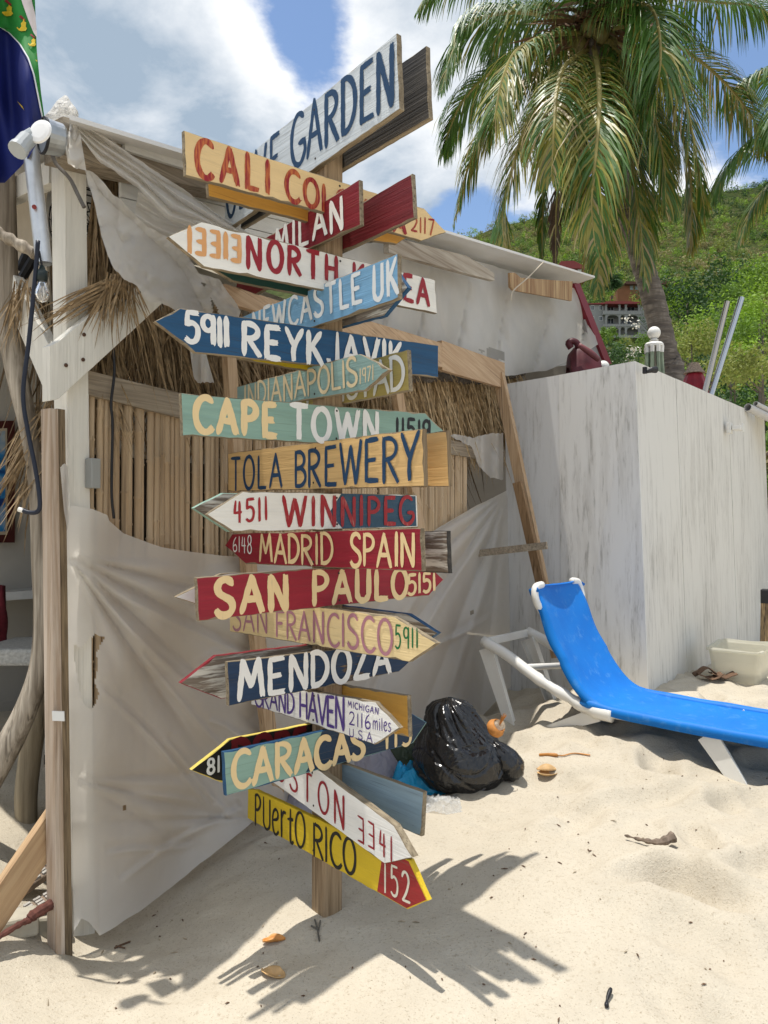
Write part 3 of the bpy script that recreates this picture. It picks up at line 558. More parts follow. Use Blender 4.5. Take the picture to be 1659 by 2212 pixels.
board(c6, 'L', 0, [(500, 480), (760, 530), (1120, 592), (1243, 722), (1115, 805), (495, 605)], 'paint white', 'white arrow board lettered GRAND HAVEN in purple', [
    ('GRAND', [(515, 612), (715, 655), (715, 545), (515, 512)], tm('l purple', (.09, .05, .25), (.2, .15, .35), .15), .011, .1), ('HAVEN', [(740, 668), (968, 738), (968, 574), (740, 542)], tm('l purple', (.09, .05, .25), (.2, .15, .35), .15), .0135, .06), ('MICHIGAN', [(982, 618), (1138, 656), (1140, 623), (982, 586)], tm('l purple', (.09, .05, .25), (.2, .15, .35), .15), .0042, .22),
    ('2116', [(990, 706), (1096, 730), (1096, 656), (990, 643)], tm('l purple', (.09, .05, .25), (.2, .15, .35), .15), .006, .22), ('miles', [(1108, 728), (1200, 744), (1200, 682), (1108, 674)], tm('l purple', (.09, .05, .25), (.2, .15, .35), .15), .0045, .2), ('U.S.A.', [(990, 765), (1120, 800), (1120, 752), (990, 724)], tm('l purple', (.09, .05, .25), (.2, .15, .35), .15), .0048, .2)])
NAVY2 = M[pm('paint dark navy', (.012, .035, .075), wear=.1, seed=31.)]
board(c6, 'R', 0, [(357, 845), (850, 738), (1290, 640), (1380, 695), (1310, 800), (370, 1065)], 'paint sea green', 'green and navy arrow board lettered CARACAS in cream', [
    ('CARACAS', [(405, 1028), (1062, 868), (1060, 728), (405, 842)], tm('l cream', CREAM, (.6, .5, .3), .1), .023, .14, .0012), ('115', [(1172, 828), (1300, 800), (1300, 702), (1172, 716)], tm('l cream', CREAM, (.6, .5, .3), .1), .016, .3, .0012)],
    [(NAVY2, [(852, 741), (1288, 645), (1374, 695), (1306, 796), (802, 938), (770, 946), (800, 895), (830, 800)])], edge='paint deep blue')
board(c6, 'L', 0, [(500, 760), (845, 940), (1215, 1213), (1308, 1375), (1165, 1405), (640, 1022), (500, 930)], 'paint white', 'white arrow board lettered BOSTON in red', [
    ('BOSTON', [(560, 922), (968, 1236), (968, 1062), (560, 800)], tm('l red', (.30, .016, .026), (.45, .06, .05), .3), .0115, .36), ('3341', [(1035, 1288), (1208, 1392), (1208, 1272), (1032, 1152)], tm('l red', (.30, .016, .026), (.45, .06, .05), .3), .008, .32)], t=.03)
REDP = M[pm('paint brick red', (.34, .03, .03), wear=.1, seed=33.)]
board(c6, 'L', 0, [(480, 1030), (520, 1036), (900, 1215), (1295, 1388), (1385, 1588), (1280, 1635), (478, 1176)], 'paint yellow', 'lowest yellow arrow board lettered PUERTO RICO in black', [
    ('pUertO', [(514, 1203), (766, 1333), (766, 1157), (514, 1050)], tm('l charcoal', (.02, .018, .015), (.10, .08, .03), .3), .013, .12), ('RICO', [(807, 1363), (1023, 1473), (1021, 1290), (807, 1197)], tm('l charcoal', (.02, .018, .015), (.10, .08, .03), .3), .014, .14), ('152', [(1166, 1545), (1298, 1608), (1292, 1455), (1166, 1402)], tm('l cream white', (.74, .70, .58), (.6, .4, .35), .15), .0095, .3, .0012)],
    [(REDP, [(1160, 1335), (1287, 1392), (1376, 1586), (1278, 1628), (1130, 1543)])], edge='paint yellow')
# ------------------------------------------------------------------ the beach hut
def lin(pts, x):
    for (a, b), (c, d) in zip(pts, pts[1:]):
        if x <= c: return b+(d-b)*(x-a)/(c-a)
    (a, b), (c, d) = pts[-2:]; return b+(d-b)*(x-a)/(c-a)
def wpoly(mb, pts, off, t, mi=0): mb.prism([WP(u, v, off) for u, v in pts], -WN*t, mi); return mb
SD = -WN; SN = -WD
def SPl(u, v, off=0.): return PL(u, v, A0+SN*off, SN)
hut = empty('beach_hut', (A0.x, A0.y, -.1), 'open beach hut of white timber, bamboo screen and thatch behind the signpost', 'beach hut')
a, b = WP(160, 2040), WP(160, 340); mid = lambda u0, u1, v: (WP(u0, v)+WP(u1, v))*.5-WN*.045
pb, pt = mid(158, 206, 2030), mid(138, 187, 340); mb = MB(); mb.bar(pb-(pt-pb)*.12, pt, WD*.10, WN*.09); mb.build('corner_post', M['whitewood'], hut, bevel=.003)
# top beam and its white fascia, roof sheet
mb = MB(); wpoly(mb, [(136, 250), (275, 293), (620, 398), (620, 445), (275, 372), (138, 338)], .13, .13); mb.build('roof_beam', M['greywoodx'], hut, bevel=.003)
mb = MB(); wpoly(mb, [(270, 296), (620, 402), (620, 432), (270, 324)], .155, .02); mb.build('fascia_board', M['whitewoodx'], hut)
mb = MB()
for k in range(5):
    f0, f1 = k/5, (k+1)/5-.012
    tp, bt = [(262, 318), (640, 420)], [(262, 500), (640, 585)]
    L = lambda f, i: (tp[i][0], tp[i][1]+(bt[i][1]-tp[i][1])*f)
    wpoly(mb, [L(f0, 0), L(f0, 1), L(f1, 1), L(f1, 0)], -.02+.002*k, .018)
mb.build('siding', M['whitewoodx'], hut)
lo = [(150, 258), (1285, 600)]; li = [(150, 300), (1104, 577), (1240, 616)]
mb = MB(); us = np.linspace(150, 1285, 24); rows = []
for i, u in enumerate(us):
    ui = 150+(1240-150)*(u-150)/1135; po = PL(u, lin(lo, u), A0+WN*.25, WN); pi = WP(ui, lin(li, ui), 0); rows.append((po, pi, pi-WN*3.2+UP*.45))
for thk in (0, .018):
    for r in rows: mb.v += [tuple(p+UP*thk) for p in r]
n = len(rows)
for i in range(n-1):
    for j in range(2):
        q = (i*3+j, i*3+j+1, (i+1)*3+j+1, (i+1)*3+j); mb.f.append(q); mb.f.append(tuple(x+3*n for x in q[::-1]))
    for j in (0, 2):
        q = (i*3+j, (i+1)*3+j, 3*n+(i+1)*3+j, 3*n+i*3+j); mb.f.append(q)
for i in (0, n-1):
    for j in range(2): mb.f.append((i*3+j, i*3+j+1, 3*n+i*3+j+1, 3*n+i*3+j))
mb.m = [0]*len(mb.f); mb.build('roof', flat('white roof sheet', (.72, .71, .69), .5, .06, 3), hut)
mb = MB(); wpoly(mb, [(840, 510), (1010, 553), (1068, 590), (1068, 606), (1005, 590), (840, 545)], .19, .04); mb.build('rafter', along(WD, wood, 'mouldy whitewashed beam', (.55, .50, .42), (.24, .19, .14), axis=0, fine=.4), hut)
mb = MB(); wpoly(mb, [(1102, 589), (1112, 589), (1125, 600), (1237, 608), (1235, 650), (1110, 627), (1103, 620)], .20, .02); mb.build('plywood_strip', M['ply'], hut)
mb = MB(); wpoly(mb, [(1240, 612), (1252, 610), (1322, 786), (1309, 786)], .05, .06); mb.build('corner_trim', flat('dark red metal trim', (.20, .015, .03), .4, .1, 4), hut)
mb = MB(); wpoly(mb, [(1262, 690), (1270, 690), (1312, 790), (1285, 790)], .02, .05); mb.build('grey_panel', flat('grey painted panel', (.25, .24, .24), .6, .1, 3), hut)
# knee braces
mb = MB(); wpoly(mb, [(126, 737), (288, 603), (352, 654), (127, 862), (107, 866), (107, 747)], .062, .05); kb = mb.build('knee_brace', M['whitewood'], hut, bevel=.003)
rbm = flat('rusted bolt', (.09, .045, .025), .7, .3, 60)
for (u, v) in [(181, 723), (179, 777), (142, 789), (300, 632)]:
    mb = MB(); mb.lathe([(.008, 0), (.008, .004), (.004, .006)], WP(u, v, .063), 8, axis=WN); mb.build('rusty_bolt', rbm, kb)
mb = MB(); mb.prism([SPl(u, v, .03) for u, v in [(28, 593), (106, 747), (104, 864), (36, 705), (24, 640)]], -SN*.05); mb.build('knee_brace', M['whitewood'], hut, bevel=.003)
mb = MB(); mb.prism([SPl(u, v, .0) for u, v in [(106, 345), (106, 395), (-60, 470), (-60, 425)]], -SN*.05); mb.build('side_beam', M['whitewood'], hut, bevel=.002)
mb = MB(); mb.grid(lambda s, t: SPl(110-s*180, 385+s*40+t*230, -.35)+SN*.04*math.sin(s*9+t*3), 16, 10); mb.build('awning_cloth', flat('beige canvas', (.42, .37, .30), .85, .1, 5), hut, smooth=True)
# rail, bamboo screen
mb = MB(); wpoly(mb, [(190, 800), (395, 850), (740, 905), (1020, 960), (1090, 972), (1090, 1000), (1020, 988), (740, 950), (395, 905), (190, 852)], .0, .05); mb.build('screen_rail', M['greywoodx'], hut, bevel=.002)
railb = [(190, 850), (395, 903), (740, 948), (1020, 986), (1100, 1000)]
mb = MB(); t = .06; rr = random.Random(3)
while t < 3.34:
    r = rr.uniform(.0125, .0185); t += r; p = A0+WD*t-WN*.03; u, _ = proj((p.x, p.y, 1.6)); zt = WP(u, lin(railb, u), -.03).z+.02; zb = SZ(p.x, p.y)-.05
    lean = rr.uniform(-.006, .006); zs = [zb]; z = zb+rr.uniform(.1, .35)
    while z < zt-.05: zs += [z-.007, z, z+.007]; z += rr.uniform(.24, .42)
    zs.append(zt); pts = [Vector((p.x, p.y, zz_))+WD*(lean*(zz_-zb))-WN*rr.uniform(0, .003) for zz_ in zs]; rad = [r*(1.2 if (0 < i < len(zs)-1 and (i-1) % 3 == 1) else .96) for i in range(len(zs))]
    mb.tube(pts, rad, 8, cap=False); t += r+rr.uniform(-.001, .0035)
mb.build('bamboo_screen', M['bamboo'], hut, smooth=True)
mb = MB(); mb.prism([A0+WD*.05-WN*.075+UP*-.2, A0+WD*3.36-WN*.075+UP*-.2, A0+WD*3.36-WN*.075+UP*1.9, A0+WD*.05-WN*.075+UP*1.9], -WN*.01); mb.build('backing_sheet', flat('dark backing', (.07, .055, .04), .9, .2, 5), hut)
mb = MB(); q = [WP(u, v, -.12) for u, v in [(820, 806), (900, 818), (960, 815), (1020, 822), (1130, 805)]]; mb.tube(catmull(q, 20), [.035+.006*math.sin(i*2.1) for i in range(21)], 9); mb.build('log_pole', wood('barky pole', (.16, .135, .11), (.05, .04, .03), axis=0), hut, smooth=True)
mb = MB(); wpoly(mb, [(640, 560), (860, 540), (1238, 625), (1300, 735), (1220, 790), (1100, 800), (960, 755), (640, 690)], -.10, .01); mb.build('added_backer', flat('added pale backer', (.46, .45, .43), .8, .12, 3), hut)  # added opaque panel: stops the green hill showing through the plastic curtain
# thatch: many dry leaf blades
def blades(mb, n, root, length, spread=.25, width=.009, down=1., seed=0, bias=(0, 0, 0)):
    rr = random.Random(seed); bias = Vector(bias)
    for k in range(n):
        p = root(rr); L = length*rr.uniform(.5, 1.15); d = Vector((rr.gauss(0, spread), rr.gauss(0, spread), -down))+bias; d.normalize()
        sd = d.cross(Vector((rr.gauss(0, 1), rr.gauss(0, 1), rr.gauss(0, .3)))).normalized()*width*rr.uniform(.5, 1.2)*.5; c = Vector((rr.gauss(0, .1), rr.gauss(0, .1), -.12))*L
        q = [p, p+d*L*.4+c*.1, p+d*L*.75+c*.45, p+d*L+c]; kk = len(mb.v)
        mb.v += [tuple(x) for x in (q[0]-sd*.7, q[0]+sd*.7, q[1]-sd, q[1]+sd, q[2]-sd*.7, q[2]+sd*.7, q[3])]
        mb.f += [(kk, kk+1, kk+3, kk+2), (kk+2, kk+3, kk+5, kk+4), (kk+4, kk+5, kk+6)]; mb.m += [0]*3
M['thatch3'] = flat('pale dry thatch', (.44, .32, .18), .8, .5, 25)
mb = MB()
blades(mb, 2600, lambda r: WP(r.uniform(800, 1110), r.uniform(770, 835)+r.uniform(0, 60)*r.random(), -.16+r.uniform(-.05, .05)), .62, .16, .012, seed=1)
blades(mb, 900, lambda r: WP(r.uniform(800, 1110), r.uniform(735, 775), -.22), .5, .3, .012, seed=2); mb.build('thatch_fringe', M['thatch3'], hut)
mb = MB(); blades(mb, 1600, lambda r: WP(r.uniform(430, 860), r.uniform(665, 740), -.25+r.uniform(-.06, .06)), .62, .3, .011, seed=3)
blades(mb, 500, lambda r: WP(r.uniform(330, 480), r.uniform(655, 700), -.15), .55, .2, .011, seed=4); mb.build('thatch_fringe', M['thatch'], hut)
mb = MB(); blades(mb, 420, lambda r: WP(r.uniform(205, 300), r.uniform(350, 400), -.2+r.uniform(-.05, .05)), 1.0, .10, .012, seed=5); blades(mb, 160, lambda r: WP(r.uniform(205, 240), r.uniform(690, 730), -.1), .5, .15, .01, seed=15); mb.build('thatch_fringe', M['thatch'], hut)
mb = MB(); blades(mb, 115, lambda r: WP(r.uniform(230, 292), r.uniform(590, 618)-r.random()*8, .09+r.uniform(0, .03)), .27, .35, .008, seed=6, bias=(-.25, .1, 0))
blades(mb, 40, lambda r: WP(r.uniform(215, 262), r.uniform(600, 640), .09), .34, .10, .008, .45, seed=7, bias=(-.62, -.35, 0)); mb.build('thatch_tuft', M['thatch'], hut)
mb = MB(); blades(mb, 130, lambda r: SPl(r.uniform(70, 112), r.uniform(860, 1000), -.08), .36, .22, .009, seed=8, bias=(-.35, 0, 0)); blades(mb, 50, lambda r: SPl(r.uniform(30, 60), r.uniform(600, 640), .05), .25, .3, .008, seed=9, bias=(-.2, 0, 0)); mb.build('thatch_tuft', M['thatch'], hut)
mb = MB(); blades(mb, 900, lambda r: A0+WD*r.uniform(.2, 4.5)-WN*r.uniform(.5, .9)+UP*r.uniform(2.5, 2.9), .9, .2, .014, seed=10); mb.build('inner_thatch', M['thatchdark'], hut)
# inside: back wall of white boards
mb = MB()
for k in range(16):
    z = -.2+k*.26; o_ = WN*(2.6-.004*(k % 2)); mb.prism([A0+WD*-2.2-o_+UP*z, A0+WD*6-o_+UP*z, A0+WD*6-o_+UP*(z+.275), A0+WD*-2.2-o_+UP*(z+.275)], -WN*.02)
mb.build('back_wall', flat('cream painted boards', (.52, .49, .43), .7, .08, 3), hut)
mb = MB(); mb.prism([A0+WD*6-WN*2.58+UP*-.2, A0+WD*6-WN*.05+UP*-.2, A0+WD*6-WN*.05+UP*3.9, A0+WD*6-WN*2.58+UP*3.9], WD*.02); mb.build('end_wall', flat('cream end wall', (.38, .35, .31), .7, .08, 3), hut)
mb = MB(); wpoly(mb, [(198, 989), (218, 991), (218, 1055), (198, 1054)], .05, .045); mb.build('junction_box', flat('grey plastic box', (.30, .31, .30), .5, .05, 4), hut, bevel=.004)
mb = MB(); mb.tube(catmull([WP(u, v, .03) for u, v in [(244, 750), (247, 805), (240, 870), (243, 920), (241, 1060), (246, 1120)]], 30), .006, 7); mb.build('cable', M['black'], hut, smooth=True)

# timbers round the hut
def lumber(name, u0, v0, u1, v1, off0, off1, wpx, thick, mat_, label, cat='timber', plane=WP, nrm=WN, group=None):
    a, b = plane(u0, v0, off0), plane(u1, v1, off1); d = (b-a).normalized(); h = nrm; ww = d.cross(h).normalized()
    o = MB(); L = (b-a).length; org = b if b.z < a.z else a
    dd = math.hypot(u1-u0, v1-v0); wd = wpx*L/dd; o.bar(a, b, ww*wd, h*thick)
    return tag(o.build(name, mat_, origin=org, bevel=.002), label, cat, group)
lumber('timber_header', 700, 700, 950, 768, .24, .12, 30, .04, M['lumberx'], 'bare lumber header sloping across the plastic above the thatch')
lumber('timber_header', 950, 768, 1086, 812, .12, .10, 28, .04, M['lumberx'], 'short lumber length ending over the plywood wall corner')
lumber('timber_header', 480, 634, 700, 700, .05, .05, 26, .04, M['lumberx'], 'lumber crosspiece half hidden behind the sky blue board')
lumber('leaning_stud', 494, 760, 512, 1020, .05, .06, 28, .04, M['lumber'], 'bare stud standing behind the deep blue arrow and bamboo rail')
lumber('leaning_stud', 512, 1020, 600, 1745, .06, .12, 34, .04, M['lumber'], 'long bare stud leaning on the plastic sheet left of the signpost')
lumber('leaning_stud', 855, 830, 912, 1180, .05, .08, 28, .04, M['lumber'], 'thin bare stud leaning on the bamboo right of the boards')
lumber('leaning_stud', 1077, 808, 1205, 1420, .30, .22, 24, .05, M['lumber'], 'long bare stud leaning on the white plywood wall', plane=LP, nrm=LN)
lumber('leaning_stud', 1118, 1042, 1200, 1400, .36, .27, 20, .04, wood('stained lumber', (.34, .22, .12), (.2, .12, .06), axis=2), 'shorter stained stud resting against the long leaning stud', plane=LP, nrm=LN)
lumber('wooden_batten', 966, 1203, 1182, 1178, .62, .42, 15, .02, M['greywoodx'], 'thin grey batten lying across the two leaning studs', 'batten', plane=LP, nrm=LN)

# grey plank standing in front of the post
p0, p1 = P(121, 2058, 2.93), P(107, 884, 2.98); mb = MB(); q = (p1-p0)
mb.bar(p0-q*.10+WD*.001, p1, -SD*.060, WD*.036); o = mb.build('standing_plank', [M['greywood']], origin=p0, bevel=.002)
M['plankface'] = wood('sun bleached plank', (.62, .53, .44), (.38, .28, .20), axis=2, fine=.7); o.data.materials[0] = M['plankface']; tag(o, 'weathered grey plank standing upright in the sand before the white corner post', 'plank')
mb = MB(); mb.bar(P(146, 2056, 2.95)-q*.1, P(130, 884, 3.0), WN*.012, WD*.034); tag(mb.build('plywood_lath', M['plyedge'], origin=P(146, 2056, 2.95)), 'narrow brown plywood lath against the right side of the grey plank', 'lath')
mb = MB(); mb.prism([P(u, v, 2.90) for u, v in [(112, 1536), (138, 1537), (139, 1558), (113, 1557)]], (0, .006, 0)); tag(mb.build('masking_tape', flat('white tape', (.7, .7, .68), .6, .05), origin=P(112, 1557, 2.9)), 'white tape strip stuck low on the grey plank', 'tape')

# ------------------------------------------------------------------ plastic sheets
def sheet(name, top, bot, off, nu, nv, mat_, label, keep=None, jag=0., seed=0, cat='plastic sheet', plane=WP, kids=()):
    def along(pts, s):
        ls = [math.hypot(c[0]-a_[0], c[1]-a_[1]) for a_, c in zip(pts, pts[1:])]; x = s*sum(ls)
        for (p, q), l in zip(zip(pts, pts[1:]), ls):
            if x <= l or q is pts[-1]: f = x/l; return p[0]+(q[0]-p[0])*f, p[1]+(q[1]-p[1])*f
            x -= l
    def uv(s, t):
        a_, b_ = along(top, s), along(bot, s); j = jag*float(fnoise(s*23+seed, 3.3+seed, 4)) if t <= .001 else (jag*float(fnoise(s*29+seed, 9.1, 4)) if t >= .999 else 0)
        return a_[0]+(b_[0]-a_[0])*t, a_[1]+(b_[1]-a_[1])*t+j
    mb = MB(); mb.grid(lambda s, t: plane(*uv(s, t), off(*uv(s, t), s, t)), nu, nv, None if keep is None else (lambda s, t: keep(*uv(s, t))))
    o = mb.build(name, mat_, origin=plane(*bot[0], off(*bot[0], 0, 1)), smooth=True); return tag(o, label, cat)
def inpoly(x, y, poly):
    c = False; n = len(poly)
    for i in range(n):
        (x1, y1), (x2, y2) = poly[i], poly[i-1]
        if (y1 > y) != (y2 > y) and x < (x2-x1)*(y-y1)/(y2-y1)+x1: c = not c
    return c
def radial(u, v, pu, pv, k, amp, a0, a1, reach, ph=0):
    a_ = math.degrees(math.atan2(v-pv, u-pu)); r = math.hypot(u-pu, v-pv)
    if a_ < a0-8 or a_ > a1+8: return 0
    f = min(1, (a_-a0+8)/10, (a1+8-a_)/10); x = math.radians(a_)*k+ph+.8*float(fnoise(a_*.11, .7, 2))
    return amp*f*(abs(math.sin(x))**.8-.6)*min(1, r/160)*math.exp(-(r/reach)**2)
def off_low(u, v, s, t):
    z = .035+.03*t+.03*float(fnoise(u*.006, v*.006, 3))
    z += radial(u, v, 146, 1200, 13, .05, 8, 62, 620)+radial(u, v, 1096, 1062, 13, .06, 100, 165, 600)+radial(u, v, 150, 1680, 11, .035, -2, 26, 460, .5)+radial(u, v, 560, 1764, 9, .05, 170, 200, 260, .2)
    z += .012*math.sin(u*.03+v*.013+2*float(fnoise(u*.004, v*.004, 2)))+.03*math.exp(-((u-560-(v-1760)*-.9)/70)**2)*math.exp(-((v-1760)/160)**2)
    return z+(.05*t**6)+crease(u, v)
CRS = [(150, 1210, 420, 1500), (150, 1215, 330, 1330), (150, 1222, 640, 1470), (380, 1290, 620, 1350), (300, 1420, 560, 1690), (210, 1480, 460, 1740), (170, 1690, 430, 1740), (350, 1600, 520, 1780), (230, 1850, 420, 1820), (960, 1180, 760, 1560), (1080, 1110, 880, 1420), (1090, 1090, 980, 1500), (860, 1420, 1060, 1340), (450, 1560, 560, 1600), (260, 1900, 520, 1740)]
def crease(u, v):
    z = 0
    for x0, y0, x1, y1 in CRS:
        dx, dy = x1-x0, y1-y0; L2 = dx*dx+dy*dy; t_ = ((u-x0)*dx+(v-y0)*dy)/L2
        if 0 < t_ < 1:
            d = ((u-x0)*dy-(v-y0)*dx)/math.sqrt(L2)+6*math.sin(t_*5+x0)
            if abs(d) < 30: z += .016*math.exp(-(d/6.5)**2)*math.sin(math.pi*t_)**.5-.006*math.exp(-((d-12)/8)**2)
    return z
def hole_low(u, v):
    return not (inpoly(u, v, [(203, 1371), (226, 1376), (208, 1410), (212, 1445), (204, 1470), (214, 1500), (202, 1528), (190, 1532), (178, 1515), (168, 1470), (160, 1420), (158, 1390), (172, 1400)])
                or inpoly(u, v, [(1015, 1320), (1022, 1318), (1024, 1326), (1016, 1328)]) or inpoly(u, v, [(262, 1744), (272, 1741), (276, 1750), (266, 1753)]))
low = sheet('plastic_sheet', [(138, 1090), (200, 1100), (232, 1112), (236, 1125), (268, 1152), (350, 1182), (420, 1193), (505, 1203), (700, 1225), (880, 1190), (945, 1140), (1030, 1092), (1096, 1060)],
      [(160, 2012), (176, 1985), (192, 1992), (215, 2022), (300, 1970), (400, 1892), (560, 1764), (700, 1686), (860, 1612), (1040, 1548), (1104, 1482)], off_low, 250, 150, M['film'],
      'large milky plastic sheet stretched low across the bamboo screen to the sand', hole_low, 5, 1)
def off_up(u, v, s, t):
    x = u*.034+v*.006+3*float(fnoise(u*.005, v*.003, 2)); z = .02+.03*float(fnoise(u*.008+3, v*.004, 3))+.085*(abs(math.sin(x))**.6-.6)*min(1, t*1.6+.2)
    x2 = u*.075-v*.03+5*float(fnoise(u*.006+9, v*.008, 2)); z += .012*(abs(math.sin(x2))-.6)*min(1, t*2+.3)+.025*abs(float(fnoise(u*.03, v*.006, 3)))*2; return max(-.08, min(.13, z))
sheet('plastic_sheet', [(690, 535), (860, 520), (950, 540), (1060, 572), (1104, 584), (1170, 606), (1238, 622), (1256, 630)], [(620, 690), (760, 712), (860, 740), (960, 765), (1060, 800), (1095, 812), (1180, 802), (1228, 780), (1292, 745)],
      off_up, 150, 60, M['film2'], 'thin crumpled plastic curtain hanging under the white roof edge', lambda u, v: not (inpoly(u, v, [(1052, 750), (1092, 760), (1088, 778), (1052, 776)]) or inpoly(u, v, [(1030, 752), (1046, 758), (1042, 766)])), 6, 2)
def ropy(base, k, amp, seed):
    def f(u, v, s, t): return base+amp*(abs(math.sin(t*k+seed+1.2*math.sin(s*5+seed)))**.8-.5)+amp*.5*math.sin(t*k*2.7+s*4)+.03*float(fnoise(u*.025+seed, v*.025, 3))
    return f
sheet('plastic_sheet', [(163, 268), (172, 262), (251, 311), (330, 366), (395, 408), (470, 462), (570, 522)], [(165, 284), (190, 318), (214, 347), (262, 380), (294, 402), (330, 440), (364, 476), (430, 492), (560, 560)],
      ropy(.18, 8., .035, 0), 110, 60, M['film2'], 'torn twisted plastic rope of sheeting running from the weathered beam end to the signs', None, 9, 3)
sheet('plastic_sheet', [(153, 262), (163, 256), (170, 268)], [(142, 318), (146, 352), (162, 364), (186, 367)], ropy(.20, 5., .03, 2), 24, 40, M['film2'], 'small torn plastic scrap knotted over the weathered beam end', None, 6, 8)
sheet('plastic_sheet', [(196, 286), (236, 294), (243, 303), (262, 322), (300, 352)], [(205, 300), (232, 322), (262, 345), (300, 372)], ropy(.145, 5., .02, 4), 40, 24, M['film2'], 'grey torn plastic tongue lying along the weathered beam', None, 8, 9)
sheet('plastic_sheet', [(300, 405), (345, 440), (400, 470), (470, 500), (560, 530)], [(290, 470), (330, 500), (370, 520), (440, 520), (560, 570)], ropy(.11, 6., .035, 6), 60, 40, M['film2'], 'grey plastic web stretched under the twisted plastic rope', None, 8, 10)
def off_b(u, v, s, t):
    x = (u-180)*.62-(v-380)*.55; return .17+.07*(abs(math.sin(x*.022+2*float(fnoise(u*.006, v*.006, 2))))**.8-.5)+.08*float(fnoise(u*.012, v*.012, 4))+.04*abs(float(fnoise(u*.03, v*.03, 3)))*2
sheet('plastic_sheet', [(184, 367), (200, 372), (222, 392), (245, 420), (275, 445), (318, 490), (365, 515), (400, 545), (430, 590), (475, 605), (520, 672)], [(190, 395), (205, 440), (218, 505), (240, 570), (262, 598), (292, 612), (320, 650), (352, 655), (420, 700), (515, 690)],
      off_b, 90, 60, M['film2'], 'wide torn plastic flap hanging over the white knee brace', lambda u, v: not (inpoly(u, v, [(455, 640), (470, 668), (478, 700), (462, 690)]) or inpoly(u, v, [(436, 612), (444, 606), (442, 622)])), 12, 4)
def off_r(u, v, s, t): return .07+.02*math.sin(u*.2)+.04*float(fnoise(u*.03, v*.03, 3))
sheet('plastic_sheet', [(405, 715), (425, 725), (440, 745)], [(418, 815), (428, 826), (462, 826)], off_r, 14, 30, M['film2'], 'small ragged plastic scrap dangling below the deep blue arrow tip', None, 8, 5)
sheet('plastic_sheet', [(960, 940), (990, 938), (1020, 945), (1050, 938), (1087, 936)], [(975, 942), (1020, 965), (1035, 1010), (1060, 1032), (1087, 1036)], off_r, 40, 30, M['film2'], 'bunched plastic rag caught on the bamboo rail beside the plywood wall', None, 8, 6)
sheet('plastic_sheet', [(130, 1010), (140, 1000), (146, 1010)], [(138, 1100), (146, 1150), (152, 1090)], off_r, 8, 20, M['film2'], 'narrow white plastic shred between grey plank and white post', None, 5, 7)
mb = MB(); cc = P(122, 240, 3.05)
BO = [(80, 271), (88, 258), (108, 238), (122, 218), (140, 205), (146, 207), (150, 216), (158, 226), (165, 236), (160, 246), (156, 252), (135, 250), (128, 256), (110, 262), (96, 270)]
def crump(s, t):
    i = s*len(BO); k = int(i) % len(BO); f = i-int(i); p, q = BO[k], BO[(k+1) % len(BO)]; u = p[0]+(q[0]-p[0])*f; v = p[1]+(q[1]-p[1])*f; c_ = (128, 238); j = 1+.10*float(fnoise(s*40, 1, 3))
    r = math.sin(t*math.pi/2)*j; sg = 1; u = c_[0]+(u-c_[0])*r; v = c_[1]+(v-c_[1])*r; return P(u, v, 3.02-.09*(1-t)-.05*abs(float(fnoise(u*.07, v*.09, 4)))*3)
mb.grid(crump, 90, 16); mb.grid(lambda s, t: crump(s, t)+Vector((0, .12*(1-t)+.004, 0)), 60, 8); tag(mb.build('plastic_bag', M['film2'], origin=cc-UP*.05, smooth=True), 'crumpled white plastic bag stuck on top of the beam end', 'plastic bag')

# ------------------------------------------------------------------ white plywood wall
wall = empty('plywood_wall', (KC.x, KC.y, .3), 'tall whitewashed plywood wall corner right of the beach hut', 'wall')
def whitewash(name, seed, col):
    m, nt, b = newmat(name, .7, spec=.2); v = coords(nt, (14, 14, 1.5), (seed, 0, 0)); g = noise(nt, v, 1., 7, .68, .3); p = noise(nt, coords(nt, (1.3, 1.3, .8), (seed, 3, 1)), 1., 3)
    th = math_(nt, 'ADD', math_(nt, 'MULTIPLY', g, .62), math_(nt, 'MULTIPLY', p, .38)); f = ramp(nt, th, .48, .68)
    k = noise(nt, coords(nt, (36, 36, 4), (seed, 5, 2)), 1., 4, .7); f2 = math_(nt, 'MULTIPLY', ramp(nt, th, .44, .56), ramp(nt, k, .52, .66))
    c = mixc(nt, math_(nt, 'MULTIPLY', f, .5), col, (.40, .38, .34)); c = mixc(nt, math_(nt, 'MULTIPLY', f2, .5), c, (.20, .185, .16)); link(nt, c, b.inputs['Base Color']); bump(nt, b, g, .25, .004); return m
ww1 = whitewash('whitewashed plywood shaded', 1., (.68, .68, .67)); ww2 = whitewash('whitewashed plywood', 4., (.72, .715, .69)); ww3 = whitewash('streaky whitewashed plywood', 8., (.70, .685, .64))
tl, tm_, tr = LP(1090, 830), LP(1208, 810), P(1372, 780, 5.70)
bl, bm, br = LP(1100, 1500), LP(1214, 1505), P(1405, 1505, 5.72)
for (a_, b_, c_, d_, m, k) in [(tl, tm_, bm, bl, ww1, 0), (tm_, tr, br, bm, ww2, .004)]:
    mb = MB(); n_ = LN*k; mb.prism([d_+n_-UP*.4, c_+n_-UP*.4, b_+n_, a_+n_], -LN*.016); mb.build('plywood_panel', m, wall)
e = [0, 1.22, 2.44, 3.66, 4.88, 6.4]; zt0 = tr.z; zb0 = br.z
def rtop(s): return tr+RN*.0+WD*(s+.004)+UP*(.052*s)
def rbot(s): return br+WD*(s+.004)+UP*-.4
for i in range(5):
    mb = MB(); k = RN*(.003*(i % 2)); mb.prism([rbot(e[i])+k, rbot(e[i+1]-.006)+k, rtop(e[i+1]-.006)+k, rtop(e[i])+k], -RN*.016); mb.build('plywood_panel', ww3, wall)
